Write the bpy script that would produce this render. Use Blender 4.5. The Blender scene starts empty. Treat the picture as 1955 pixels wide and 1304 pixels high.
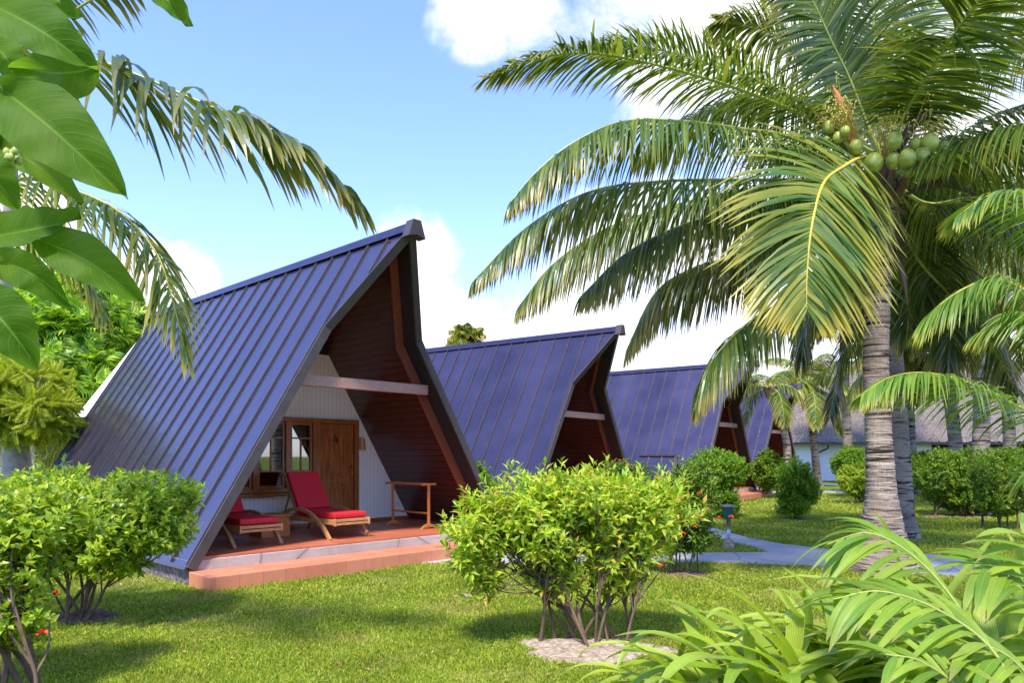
import bpy, math, random
import numpy as np
from mathutils import Vector
R = math.radians
F, CX, HY, EYE = 1384.0, 977.5, 870.0, 1.6
sc = bpy.context.scene
# ------------------------------------------------------------------ camera
cam = bpy.data.cameras.new('camera'); co = bpy.data.objects.new('camera', cam)
sc.collection.objects.link(co); sc.camera = co
co.location = (0, 0, EYE); co.rotation_euler = (R(90), 0, 0)
cam.sensor_width = 36; cam.lens = F / 1955 * 36; cam.shift_y = (HY - 652) / 1955
cam.clip_start = 0.05; cam.clip_end = 3000
# ------------------------------------------------------------------ light, sky
SUN_AZ = Vector((-0.22, -0.97)).normalized(); SUN_EL = R(57)
sv = Vector((SUN_AZ.x * math.cos(SUN_EL), SUN_AZ.y * math.cos(SUN_EL), math.sin(SUN_EL)))
sl = bpy.data.lights.new('sun', 'SUN'); so = bpy.data.objects.new('sun', sl); sc.collection.objects.link(so)
sl.energy = 1.9; sl.angle = R(7); sl.color = (1, 0.94, 0.82)
so.rotation_euler = sv.to_track_quat('Z', 'Y').to_euler()
sc.view_settings.view_transform = 'Standard'; sc.view_settings.look = 'None'
sc.view_settings.exposure = 1.82; sc.view_settings.gamma = 1
w = bpy.data.worlds.new('World'); sc.world = w; w.use_nodes = True
nt = w.node_tree; nt.nodes.clear()
def nn(nt, typ, **kw):
    n = nt.nodes.new(typ)
    for k, v in kw.items(): setattr(n, k, v)
    return n
sky = nn(nt, 'ShaderNodeTexSky', sky_type='NISHITA'); sky.sun_disc = False
sky.sun_elevation = SUN_EL; sky.sun_rotation = math.atan2(sv.x, sv.y)
sky.air_density = 1.0; sky.dust_density = 0.3; sky.ozone_density = 1.8
bg = nn(nt, 'ShaderNodeBackground'); bg.inputs[1].default_value = 0.15
tn = nn(nt, 'ShaderNodeMix', data_type='RGBA', blend_type='MULTIPLY'); tn.inputs[0].default_value = 1; tn.inputs[7].default_value = (.64, .67, 1.0, 1)
nt.links.new(sky.outputs[0], tn.inputs[6]); nt.links.new(tn.outputs[2], bg.inputs[0])
cl = nn(nt, 'ShaderNodeBackground'); cl.inputs[0].default_value = (1, 0.99, 0.98, 1); cl.inputs[1].default_value = 0.42
tc = nn(nt, 'ShaderNodeTexCoord')
no = nn(nt, 'ShaderNodeTexNoise'); no.inputs['Scale'].default_value = 9; no.inputs['Detail'].default_value = 9
no.inputs['Roughness'].default_value = 0.6; no.inputs['Distortion'].default_value = 0.3
nt.links.new(tc.outputs['Generated'], no.inputs['Vector'])
acc = None
for (u, v, r, g) in [(800, 470, 3.4, 1), (800, 600, 4.0, 1), (860, 640, 4.5, 1), (1250, 590, 10, 1), (1500, 560, 12, 1), (310, 540, 3.6, 1),
                  (905, 0, 3.6, .8), (1060, -20, 4.5, .8), (1230, -10, 6.0, .95), (1330, 60, 7, .95), (1700, 200, 14, 1), (1080, 680, 6, 1), (60, 420, 4, .9),
                  (2400, 300, 25, .9)]:
    c = Vector(((u - CX) / F, 1, (HY - v) / F)).normalized()
    d = nn(nt, 'ShaderNodeVectorMath', operation='DOT_PRODUCT'); d.inputs[1].default_value = c
    nt.links.new(tc.outputs['Generated'], d.inputs[0])
    m = nn(nt, 'ShaderNodeMapRange', interpolation_type='SMOOTHSTEP')
    m.inputs[1].default_value = math.cos(R(r * 1.25)); m.inputs[2].default_value = math.cos(R(r * 0.25)); m.inputs[4].default_value = g
    nt.links.new(d.outputs['Value'], m.inputs[0])
    if acc is None: acc = m.outputs[0]
    else:
        x = nn(nt, 'ShaderNodeMath', operation='MAXIMUM'); nt.links.new(acc, x.inputs[0]); nt.links.new(m.outputs[0], x.inputs[1]); acc = x.outputs[0]
a1 = nn(nt, 'ShaderNodeMath', operation='MULTIPLY_ADD'); a1.inputs[1].default_value = 2.0; a1.inputs[2].default_value = -1.0
nt.links.new(no.outputs['Fac'], a1.inputs[0])
a2 = nn(nt, 'ShaderNodeMath', operation='MULTIPLY_ADD'); a2.inputs[1].default_value = 1.6
nt.links.new(a1.outputs[0], a2.inputs[0]); nt.links.new(acc, a2.inputs[2])
m2 = nn(nt, 'ShaderNodeMapRange', interpolation_type='SMOOTHSTEP'); m2.inputs[1].default_value = 0.15; m2.inputs[2].default_value = 1.15; m2.inputs[4].default_value = 0.97
nt.links.new(a2.outputs[0], m2.inputs[0])
gt = nn(nt, 'ShaderNodeMapRange', interpolation_type='SMOOTHSTEP'); gt.inputs[2].default_value = .25; nt.links.new(acc, gt.inputs[0])
mm = nn(nt, 'ShaderNodeMath', operation='MULTIPLY'); nt.links.new(gt.outputs[0], mm.inputs[0]); nt.links.new(m2.outputs[0], mm.inputs[1])
ms = nn(nt, 'ShaderNodeMixShader'); wo = nn(nt, 'ShaderNodeOutputWorld')
nt.links.new(mm.outputs[0], ms.inputs[0]); nt.links.new(bg.outputs[0], ms.inputs[1]); nt.links.new(cl.outputs[0], ms.inputs[2])
nt.links.new(ms.outputs[0], wo.inputs[0])
sc.render.engine = 'CYCLES'; sc.cycles.max_bounces = 6; sc.cycles.transparent_max_bounces = 8

# ------------------------------------------------------------------ helpers
def at(u, v, Y): return Vector(((u - CX) / F * Y, Y, EYE - (v - HY) / F * Y))
def gr(u, v, z=0.0):
    Y = (EYE - z) * F / (v - HY); return Vector(((u - CX) / F * Y, Y, z))
class Geo:
    def __init__(s): s.V = []; s.F = []; s.S = []; s.U = []; s.n = 0
    def add(s, V, Fc, mi=0, S=None, UV=None):
        V = np.asarray(V, dtype=np.float64).reshape(-1, 3); Fc = np.asarray(Fc, dtype=np.int64)
        if Fc.ndim == 1: Fc = Fc[None]
        s.V.append(V); s.F.append((Fc + s.n, mi)); s.n += len(V)
        s.S.append(np.zeros(len(V)) if S is None else np.asarray(S, float).ravel())
        s.U.append(np.zeros((len(V), 2)) if UV is None else np.asarray(UV, float).reshape(-1, 2))
    def shift(s, dx):
        for V in s.V: V[:, 0] += dx
    def build(s, name, mats, parent=None, smooth=False, bevel=0):
        V = np.concatenate(s.V); me = bpy.data.meshes.new(name)
        loops = np.concatenate([f.ravel() for f, m in s.F]); tot = np.concatenate([np.full(len(f), f.shape[1]) for f, m in s.F])
        mi = np.concatenate([np.full(len(f), m) for f, m in s.F])
        me.vertices.add(len(V)); me.vertices.foreach_set('co', V.astype(np.float32).ravel())
        me.loops.add(len(loops)); me.loops.foreach_set('vertex_index', loops.astype(np.int32))
        me.polygons.add(len(tot)); st = np.concatenate([[0], np.cumsum(tot)[:-1]])
        me.polygons.foreach_set('loop_start', st.astype(np.int32))
        me.polygons.foreach_set('material_index', mi.astype(np.int32))
        me.polygons.foreach_set('use_smooth', np.full(len(tot), bool(smooth)))
        at_ = me.attributes.new('s', 'FLOAT', 'POINT'); at_.data.foreach_set('value', np.concatenate(s.S).astype(np.float32))
        U = np.concatenate(s.U)
        if U.any():
            uv = me.uv_layers.new(name='UVMap'); uv.data.foreach_set('uv', U[loops].astype(np.float32).ravel())
        me.update(calc_edges=True)
        for m in (mats if isinstance(mats, (list, tuple)) else [mats]): me.materials.append(m)
        o = bpy.data.objects.new(name, me); sc.collection.objects.link(o)
        if parent is not None: o.parent = parent
        if bevel:
            b = o.modifiers.new('bevel', 'BEVEL'); b.width = bevel; b.segments = 3; b.limit_method = 'ANGLE'
        return o
    def box(s, x0, x1, y0, y1, z0, z1, mi=0):
        V = [(x, y, z) for z in (z0, z1) for x, y in ((x0, y0), (x1, y0), (x1, y1), (x0, y1))]
        s.add(V, [(3, 2, 1, 0), (4, 5, 6, 7), (0, 1, 5, 4), (1, 2, 6, 5), (2, 3, 7, 6), (3, 0, 4, 7)], mi)
    def plate(s, pts, ext, mi=0, mi2=None):
        n = len(pts); P = [Vector(p) for p in pts]; e = Vector(ext)
        V = P + [p + e for p in P]; base = s.n
        s.add(V, [(i, (i + 1) % n, (i + 1) % n + n, i + n) for i in range(n)], mi if mi2 is None else mi2)
        s.F.append((np.array([list(range(n))[::-1]]) + base, mi)); s.F.append((np.array([list(range(n, 2 * n))]) + base, mi if mi2 is None else mi2))
    def bar(s, p0, p1, a, b, mi=0):
        p0, p1, a, b = map(Vector, (p0, p1, a, b)); s.plate([p0, p0 + a, p0 + a + b, p0 + b], p1 - p0, mi)
    def tube(s, pts, rad, n=8, mi=0, cap=True):
        P = np.array([tuple(p) for p in pts], float); m = len(P); rad = np.broadcast_to(np.asarray(rad, float), (m,))
        T = np.gradient(P, axis=0); T /= np.linalg.norm(T, axis=1)[:, None] + 1e-9
        up = np.array([0, 0, 1.]) if abs(T[0][2]) < 0.9 else np.array([1., 0, 0])
        A = np.cross(T, up); A /= np.linalg.norm(A, axis=1)[:, None] + 1e-9; B = np.cross(T, A)
        th = np.linspace(0, 2 * np.pi, n, endpoint=False)
        V = P[:, None] + rad[:, None, None] * (np.cos(th)[None, :, None] * A[:, None] + np.sin(th)[None, :, None] * B[:, None])
        i = np.arange(m - 1)[:, None] * n; j = np.arange(n)[None]
        Fc = np.stack([i + j, i + (j + 1) % n, i + n + (j + 1) % n, i + n + j], -1).reshape(-1, 4)
        b0 = s.n; s.add(V.reshape(-1, 3), Fc, mi, np.repeat(np.linspace(0, 1, m), n))
        if cap:
            s.F.append((np.arange(n)[None] + b0, mi)); s.F.append((np.arange(n)[::-1][None] + b0 + (m - 1) * n, mi))
    def ball(s, c, r, n=12, m=8, mi=0, disp=None):
        th = np.linspace(0, np.pi, m + 1); ph = np.linspace(0, 2 * np.pi, n, endpoint=False)
        r = np.broadcast_to(np.asarray(r, float), (3,))
        V = np.stack([np.sin(th)[:, None] * np.cos(ph), np.sin(th)[:, None] * np.sin(ph), np.cos(th)[:, None] + 0 * ph], -1)
        V = V * r + np.array(tuple(c)); i = np.arange(m)[:, None] * n; j = np.arange(n)[None]
        s.add(V.reshape(-1, 3), np.stack([i + j, i + n + j, i + n + (j + 1) % n, i + (j + 1) % n], -1).reshape(-1, 4), mi)
def thing(name, label, cat, loc=(0, 0, 0), rz=0, group=None):
    o = bpy.data.objects.new(name, None); sc.collection.objects.link(o); o.location = loc; o.rotation_euler = (0, 0, rz)
    o.empty_display_size = .3
    return tag(o, label, cat, group)
def tag(o, label, cat, group=None):
    o['label'] = label; o['category'] = cat
    if group: o['group'] = group
    return o
def struct(o, kind='structure'): o['kind'] = kind; return o
def copy_tree(o, parent=None):
    c = o.copy(); sc.collection.objects.link(c)
    if parent is not None: c.parent = parent
    for ch in list(o.children): copy_tree(ch, c)
    return c
def unit(a): return a / (np.linalg.norm(a, axis=-1, keepdims=True) + 1e-9)
def curve(pts, n):
    P = np.array([tuple(p) for p in pts], float); P = np.vstack([2 * P[0] - P[1], P, 2 * P[-1] - P[-2]])
    k = len(P) - 3; t = np.linspace(0, k - 1e-6, n); i = t.astype(int); f = (t - i)[:, None]
    a, b, c, d = P[i], P[i + 1], P[i + 2], P[i + 3]
    return .5 * (2 * b + (c - a) * f + (2 * a - 5 * b + 4 * c - d) * f ** 2 + (3 * b - a - 3 * c + d) * f ** 3)
# ------------------------------------------------------------------ materials
class M_:
    def __init__(s, name):
        s.m = bpy.data.materials.new(name); s.m.use_nodes = True; s.nt = s.m.node_tree; s.nt.nodes.clear()
        s.out = s.n('ShaderNodeOutputMaterial'); s.p = s.n('ShaderNodeBsdfPrincipled'); s.l(s.p.outputs[0], s.out.inputs[0])
    def n(s, t, **k): return nn(s.nt, t, **k)
    def l(s, a, b): s.nt.links.new(a, b)
    def coord(s, scale=(1, 1, 1), kind='Object'):
        c = s.n('ShaderNodeTexCoord'); mp = s.n('ShaderNodeMapping'); mp.inputs['Scale'].default_value = scale
        s.l(c.outputs[kind], mp.inputs[0]); return mp.outputs[0]
    def noise(s, sc_, det=5, scale=(1, 1, 1), rough=.55, dist=0):
        x = s.n('ShaderNodeTexNoise'); x.inputs['Scale'].default_value = sc_; x.inputs['Detail'].default_value = det
        x.inputs['Roughness'].default_value = rough; x.inputs['Distortion'].default_value = dist
        s.l(s.coord(scale), x.inputs['Vector']); return x.outputs['Fac']
    def ramp(s, fac, stops):
        r = s.n('ShaderNodeValToRGB'); e = r.color_ramp.elements
        while len(e) < len(stops): e.new(.5)
        for i, (p, c) in enumerate(stops): e[i].position = p; e[i].color = (*c, 1) if len(c) == 3 else c
        s.l(fac, r.inputs[0]); return r.outputs[0]
    def mix(s, fac, a, b, mode='MIX'):
        x = s.n('ShaderNodeMix', data_type='RGBA', blend_type=mode)
        for sock, v in ((x.inputs[0], fac), (x.inputs[6], a), (x.inputs[7], b)):
            if isinstance(v, (int, float)): sock.default_value = v
            elif isinstance(v, tuple): sock.default_value = (*v, 1)
            else: s.l(v, sock)
        return x.outputs[2]
    def bump(s, h, st=.3, d=.01, norm=None):
        b = s.n('ShaderNodeBump'); b.inputs['Strength'].default_value = st; b.inputs['Distance'].default_value = d
        s.l(h, b.inputs['Height'])
        if norm is not None: s.l(norm, b.inputs['Normal'])
        s.l(b.outputs[0], s.p.inputs['Normal']); return b.outputs[0]
    def set(s, col=None, rough=None, metal=None, spec=None, coat=None):
        for k, v in (('Base Color', col), ('Roughness', rough), ('Metallic', metal), ('Specular IOR Level', spec), ('Coat Weight', coat)):
            if v is None: continue
            i = s.p.inputs[k]
            if isinstance(v, tuple): i.default_value = (*v, 1)
            elif isinstance(v, (int, float)): i.default_value = v
            else: s.l(v, i)
        return s
    def math(s, op, a, b=None, c=None):
        x = s.n('ShaderNodeMath', operation=op)
        for i, v in enumerate((a, b, c)):
            if v is None: continue
            if isinstance(v, (int, float)): x.inputs[i].default_value = v
            else: s.l(v, x.inputs[i])
        return x.outputs[0]
def foliage(name, cols, tr=.35, rough=.42, tip=None, spec=.35, nsc=1.5, bright=1.0, dry=None, ribs=0):
    M = M_(name); g = M.n('ShaderNodeNewGeometry')
    st = [(i / max(1, len(cols) - 1), tuple(min(1, x * bright) for x in c)) for i, c in enumerate(cols)]
    col = M.ramp(g.outputs['Random Per Island'], st)
    if tip:
        a = M.n('ShaderNodeAttribute', attribute_name='s')
        f = M.ramp(a.outputs['Fac'], [(0, (0, 0, 0)), (tip[1], (0, 0, 0)), (1, (1, 1, 1))])
        col = M.mix(f, col, tip[0])
    if ribs:
        c_ = M.n('ShaderNodeTexCoord'); sx = M.n('ShaderNodeSeparateXYZ'); M.l(c_.outputs['UV'], sx.inputs[0])
        w_ = M.math('SINE', M.math('MULTIPLY', sx.outputs[0], ribs)); col = M.mix(M.math('MULTIPLY_ADD', w_, .22, .22), col, tuple(x * .45 for x in cols[0]))
        mid = M.ramp(M.math('ABSOLUTE', M.math('SUBTRACT', sx.outputs[0], 2.0)), [(0, (.5, .5, .5)), (.07, (0, 0, 0))]); col = M.mix(mid, col, (.45, .55, .15)); M.bump(w_, .25, .002)
        sp = M.ramp(M.noise(9, 6, rough=.75), [(.62, (0, 0, 0)), (.70, (.8, .8, .8))]); col = M.mix(sp, col, (.40, .33, .12))
    if dry: col = M.mix(M.ramp(M.noise(.9, 6, rough=.7), [(.50, (0, 0, 0)), (.72, (.75, .75, .75))]), col, dry)
    v = M.noise(nsc, 3); v = M.math('MULTIPLY_ADD', v, .9, .55)
    h = M.n('ShaderNodeHueSaturation'); M.l(v, h.inputs['Value']); M.l(col, h.inputs['Color'])
    M.set(col=h.outputs[0], rough=rough, spec=spec)
    t = M.n('ShaderNodeBsdfTranslucent'); b = M.mix(1.0, h.outputs[0], (1.0, .95, .35), 'MULTIPLY')
    hb = M.n('ShaderNodeHueSaturation'); hb.inputs['Value'].default_value = 1.5; M.l(b, hb.inputs['Color']); M.l(hb.outputs[0], t.inputs[0])
    mx = M.n('ShaderNodeMixShader'); mx.inputs[0].default_value = tr
    M.l(M.p.outputs[0], mx.inputs[1]); M.l(t.outputs[0], mx.inputs[2]); M.l(mx.outputs[0], M.out.inputs[0])
    return M.m
def wood(name, c1, c2, scale=(3, 3, 30), rough=.4, sc_=1.0):
    M = M_(name); n = M.noise(3 * sc_, 6, scale, .6, .6)
    M.set(col=M.ramp(n, [(.3, c1), (.7, c2)]), rough=rough); M.bump(n, .15, .004); return M.m
def plain(name, c, rough=.5, metal=0, var=.15, sc_=6, bump=0):
    M = M_(name); n = M.noise(sc_, 6)
    M.set(col=M.ramp(n, [(.3, tuple(x * (1 - var) for x in c)), (.7, tuple(min(1, x * (1 + var)) for x in c))]), rough=rough, metal=metal)
    if bump: M.bump(n, bump, .01)
    return M.m

def roof_mat():
    M = M_('painted_metal_roof'); n = M.noise(1.1, 6); n2 = M.noise(60, 3); st = M.noise(2.5, 6, (1, 6, .35))
    col = M.ramp(n, [(.3, (.068, .056, .088)), (.7, (.094, .078, .120))])
    col = M.mix(M.ramp(st, [(.5, (0, 0, 0)), (.85, (.5, .5, .5))]), col, (.12, .10, .14))
    c = M.n('ShaderNodeTexCoord'); s_ = M.n('ShaderNodeSeparateXYZ'); M.l(c.outputs['Object'], s_.inputs[0]); oi = M.n('ShaderNodeObjectInfo')
    pan = M.math('FLOOR', M.math('MULTIPLY', M.math('ADD', s_.outputs[1], .45), 1 / .475)); wn = M.n('ShaderNodeTexWhiteNoise', noise_dimensions='2D'); cb = M.n('ShaderNodeCombineXYZ')
    M.l(pan, cb.inputs[0]); M.l(oi.outputs['Random'], cb.inputs[1]); M.l(cb.outputs[0], wn.inputs['Vector'])
    hs = M.n('ShaderNodeHueSaturation'); M.l(M.math('ADD', M.math('MULTIPLY_ADD', wn.outputs['Value'], .22, .82), M.math('MULTIPLY', oi.outputs['Random'], .12)), hs.inputs['Value']); M.l(col, hs.inputs['Color'])
    spk = M.ramp(M.noise(55, 3, rough=.8), [(.70, (0, 0, 0)), (.74, (.35, .35, .35))]); col = M.mix(spk, hs.outputs[0], (.25, .23, .24))
    M.set(col=col, rough=M.ramp(n, [(.2, (.22,) * 3), (.8, (.36,) * 3)]), metal=.7, spec=.8, coat=.2)
    M.bump(n, .25, .03); return M.m
def lining_mat():
    M = M_('dark_stained_boards'); c = M.n('ShaderNodeTexCoord'); s_ = M.n('ShaderNodeSeparateXYZ'); M.l(c.outputs['Object'], s_.inputs[0])
    z = M.math('MULTIPLY', s_.outputs[2], 9.5); fr = M.math('FRACT', z); line = M.math('LESS_THAN', fr, .09)
    n = M.noise(4, 6, (.6, .6, 20)); dr = M.noise(6, 4, (8, 8, .5))
    col = M.ramp(n, [(.3, (.060, .017, .013)), (.7, (.11, .032, .024))])
    col = M.mix(M.ramp(dr, [(.72, (0, 0, 0)), (.85, (.3, .3, .3))]), col, (.16, .10, .09))
    col = M.mix(line, col, (.008, .004, .004))
    M.set(col=col, rough=.24, spec=.5); M.bump(fr, .5, .012); return M.m
def groove_mat():
    M = M_('white_painted_boards'); c = M.n('ShaderNodeTexCoord'); s_ = M.n('ShaderNodeSeparateXYZ'); M.l(c.outputs['Object'], s_.inputs[0])
    fr = M.math('FRACT', M.math('MULTIPLY', s_.outputs[0], 12)); line = M.math('LESS_THAN', fr, .1)
    n = M.noise(3, 5, (1, 1, .3))
    col = M.mix(line, M.ramp(n, [(.3, (.86, .76, .61)), (.7, (.90, .82, .69))]), (.66, .59, .49))
    M.set(col=col, rough=.55); return M.m
def tile_mat(name, c1, c2, mort, size=.3, zoff=False):
    M = M_(name); c = M.n('ShaderNodeTexCoord'); b = M.n('ShaderNodeTexBrick'); b.offset = 0
    s_ = M.n('ShaderNodeSeparateXYZ'); M.l(c.outputs['Object'], s_.inputs[0])
    cb = M.n('ShaderNodeCombineXYZ'); M.l(s_.outputs[0], cb.inputs[0]); M.l(M.math('ADD', s_.outputs[1], .13), cb.inputs[1])
    M.l(cb.outputs[0], b.inputs['Vector'])
    b.inputs['Scale'].default_value = 1; b.inputs['Brick Width'].default_value = size; b.inputs['Row Height'].default_value = size
    b.inputs['Mortar Size'].default_value = .0045; b.inputs['Color1'].default_value = (*c1, 1); b.inputs['Color2'].default_value = (*c2, 1); b.inputs['Mortar'].default_value = (*mort, 1)
    n = M.noise(5, 6); col = M.mix(M.ramp(n, [(.45, (0, 0, 0)), (.75, (.35, .35, .35))]), b.outputs[0], tuple(x * .6 for x in c1))
    M.set(col=col, rough=M.ramp(n, [(.3, (.35,) * 3), (.7, (.55,) * 3)])); M.bump(b.outputs['Fac'], -.3, .004); return M.m
def stone_mat(name, a, b, sc_=9, bump=1):
    M = M_(name); v = M.n('ShaderNodeTexVoronoi'); v.inputs['Scale'].default_value = sc_; M.l(M.coord(), v.inputs['Vector'])
    n = M.noise(14, 8); h = M.math('ADD', v.outputs['Distance'], n)
    M.set(col=M.mix(M.ramp(n, [(.35, (0, 0, 0)), (.65, (1, 1, 1))]), a, b), rough=.9); M.bump(h, bump, .03); return M.m
def trunk_mat(name='palm_bark', cA=(.26, .18, .13), cB=(.52, .42, .33), ring=9):
    M = M_(name); big = M.noise(1.6, 6, (1, 1, 2.0)); r = M.noise(2.2, 7, (.55, .55, ring), .7, .9); fib = M.noise(14, 4, (6, 6, .8))
    col = M.ramp(big, [(.3, cA), (.65, cB)])
    col = M.mix(M.ramp(fib, [(.45, (0, 0, 0)), (.7, (.55, .55, .55))]), col, (.13, .09, .065))
    dark = M.ramp(r, [(.40, (1, 1, 1)), (.455, (.6, .6, .6)), (.48, (0, 0, 0))])
    col = M.mix(dark, col, (.035, .022, .016))
    M.set(col=col, rough=.9, spec=.2); M.bump(M.math('ADD', r, M.math('MULTIPLY', fib, .4)), .9, .03); return M.m
def thatch_mat():
    M = M_('thatch'); n = M.noise(3, 8, (5, 5, 1.2), .7, .4); n2 = M.noise(.8, 3)
    col = M.ramp(n, [(.32, (.07, .052, .042)), (.5, (.25, .205, .165)), (.68, (.42, .36, .30))])
    M.set(col=M.mix(M.ramp(n2, [(.4, (0, 0, 0)), (.7, (.4, .4, .4))]), col, (.16, .13, .12)), rough=.95, spec=.1); M.bump(n, 1, .12); return M.m
def ground_mat():
    M = M_('lawn_soil'); n = M.noise(.9, 8, rough=.65); f = M.noise(22, 6); d = M.noise(.35, 4)
    col = M.ramp(f, [(.3, (.06, .09, .012)), (.55, (.15, .20, .022)), (.75, (.26, .29, .045))])
    col = M.mix(M.ramp(n, [(.52, (0, 0, 0)), (.74, (.5, .5, .5))]), col, (.34, .26, .13))
    M.set(col=col, rough=.95, spec=.1); M.bump(f, 1, .04); return M.m
def concrete_mat(name='path_concrete', a=(.34, .325, .30), b=(.50, .48, .45)):
    M = M_(name); n = M.noise(1.3, 8, rough=.65); f = M.noise(40, 4)
    col = M.mix(M.ramp(f, [(.35, (0, 0, 0)), (.7, (.3, .3, .3))]), M.ramp(n, [(.3, a), (.7, b)]), tuple(x * .7 for x in a))
    v = M.n('ShaderNodeTexVoronoi', feature='DISTANCE_TO_EDGE'); v.inputs['Scale'].default_value = .55; M.l(M.coord(), v.inputs['Vector'])
    col = M.mix(M.ramp(v.outputs['Distance'], [(.0, (.7, .7, .7)), (.012, (0, 0, 0))]), col, tuple(x * .35 for x in a))
    st = M.noise(3.5, 7, rough=.7); col = M.mix(M.ramp(st, [(.55, (0, 0, 0)), (.78, (.6, .6, .6))]), col, (.24, .20, .15))
    M.set(col=col, rough=.85); M.bump(f, .4, .01); return M.m
def glass_mat():
    M = M_('window_glass'); t = M.n('ShaderNodeBsdfTransparent'); t.inputs[0].default_value = (.75, .8, .78, 1)
    g = M.n('ShaderNodeBsdfGlossy'); g.inputs['Roughness'].default_value = .02
    f = M.n('ShaderNodeFresnel'); f.inputs[0].default_value = 1.7; mx = M.n('ShaderNodeMixShader')
    M.l(M.math('MULTIPLY_ADD', f.outputs[0], 1.6, .10), mx.inputs[0]); M.l(t.outputs[0], mx.inputs[1]); M.l(g.outputs[0], mx.inputs[2]); M.l(mx.outputs[0], M.out.inputs[0]); return M.m
def bigleaf_mat():
    M = M_('broad_leaf'); c = M.n('ShaderNodeTexCoord'); s_ = M.n('ShaderNodeSeparateXYZ'); M.l(c.outputs['UV'], s_.inputs[0])
    ax = M.math('ABSOLUTE', s_.outputs[0]); n = M.noise(5, 4)
    mid = M.ramp(ax, [(.0, (1, 1, 1)), (.03, (.8, .8, .8)), (.06, (0, 0, 0))])
    q = M.math('FRACT', M.math('MULTIPLY', M.math('SUBTRACT', s_.outputs[1], M.math('MULTIPLY', M.math('POWER', ax, 1.3), .22)), 8.5))
    q = M.math('ABSOLUTE', M.math('SUBTRACT', q, .5)); vein = M.ramp(q, [(.0, (.8, .8, .8)), (.04, (0, 0, 0))])
    v = M.math('MAXIMUM', mid, vein)
    fine = M.noise(60, 3)
    col = M.mix(M.math('MULTIPLY', v, .75), M.mix(fine, M.ramp(n, [(.3, (.045, .115, .003)), (.7, (.095, .20, .006))]), (.06, .15, .005)), (.22, .34, .04))
    M.set(col=col, rough=.55, spec=.18); M.bump(M.math('SUBTRACT', M.math('ABSOLUTE', M.math('SUBTRACT', q, .25)), v), .3, .004)
    sp = M.ramp(M.noise(26, 5, rough=.7), [(.66, (0, 0, 0)), (.70, (.85, .85, .85))]); big = M.ramp(M.noise(4, 3), [(.35, (.6, .6, .6)), (.65, (0, 0, 0))])
    col = M.mix(sp, M.mix(big, col, (.14, .22, .012)), (.16, .13, .03)); M.set(col=col)
    t = M.n('ShaderNodeBsdfTranslucent'); hb = M.n('ShaderNodeHueSaturation'); hb.inputs['Value'].default_value = 2.0; M.l(col, hb.inputs['Color']); M.l(hb.outputs[0], t.inputs[0])
    mx = M.n('ShaderNodeMixShader'); mx.inputs[0].default_value = .5
    M.l(M.p.outputs[0], mx.inputs[1]); M.l(t.outputs[0], mx.inputs[2]); M.l(mx.outputs[0], M.out.inputs[0]); return M.m

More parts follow.
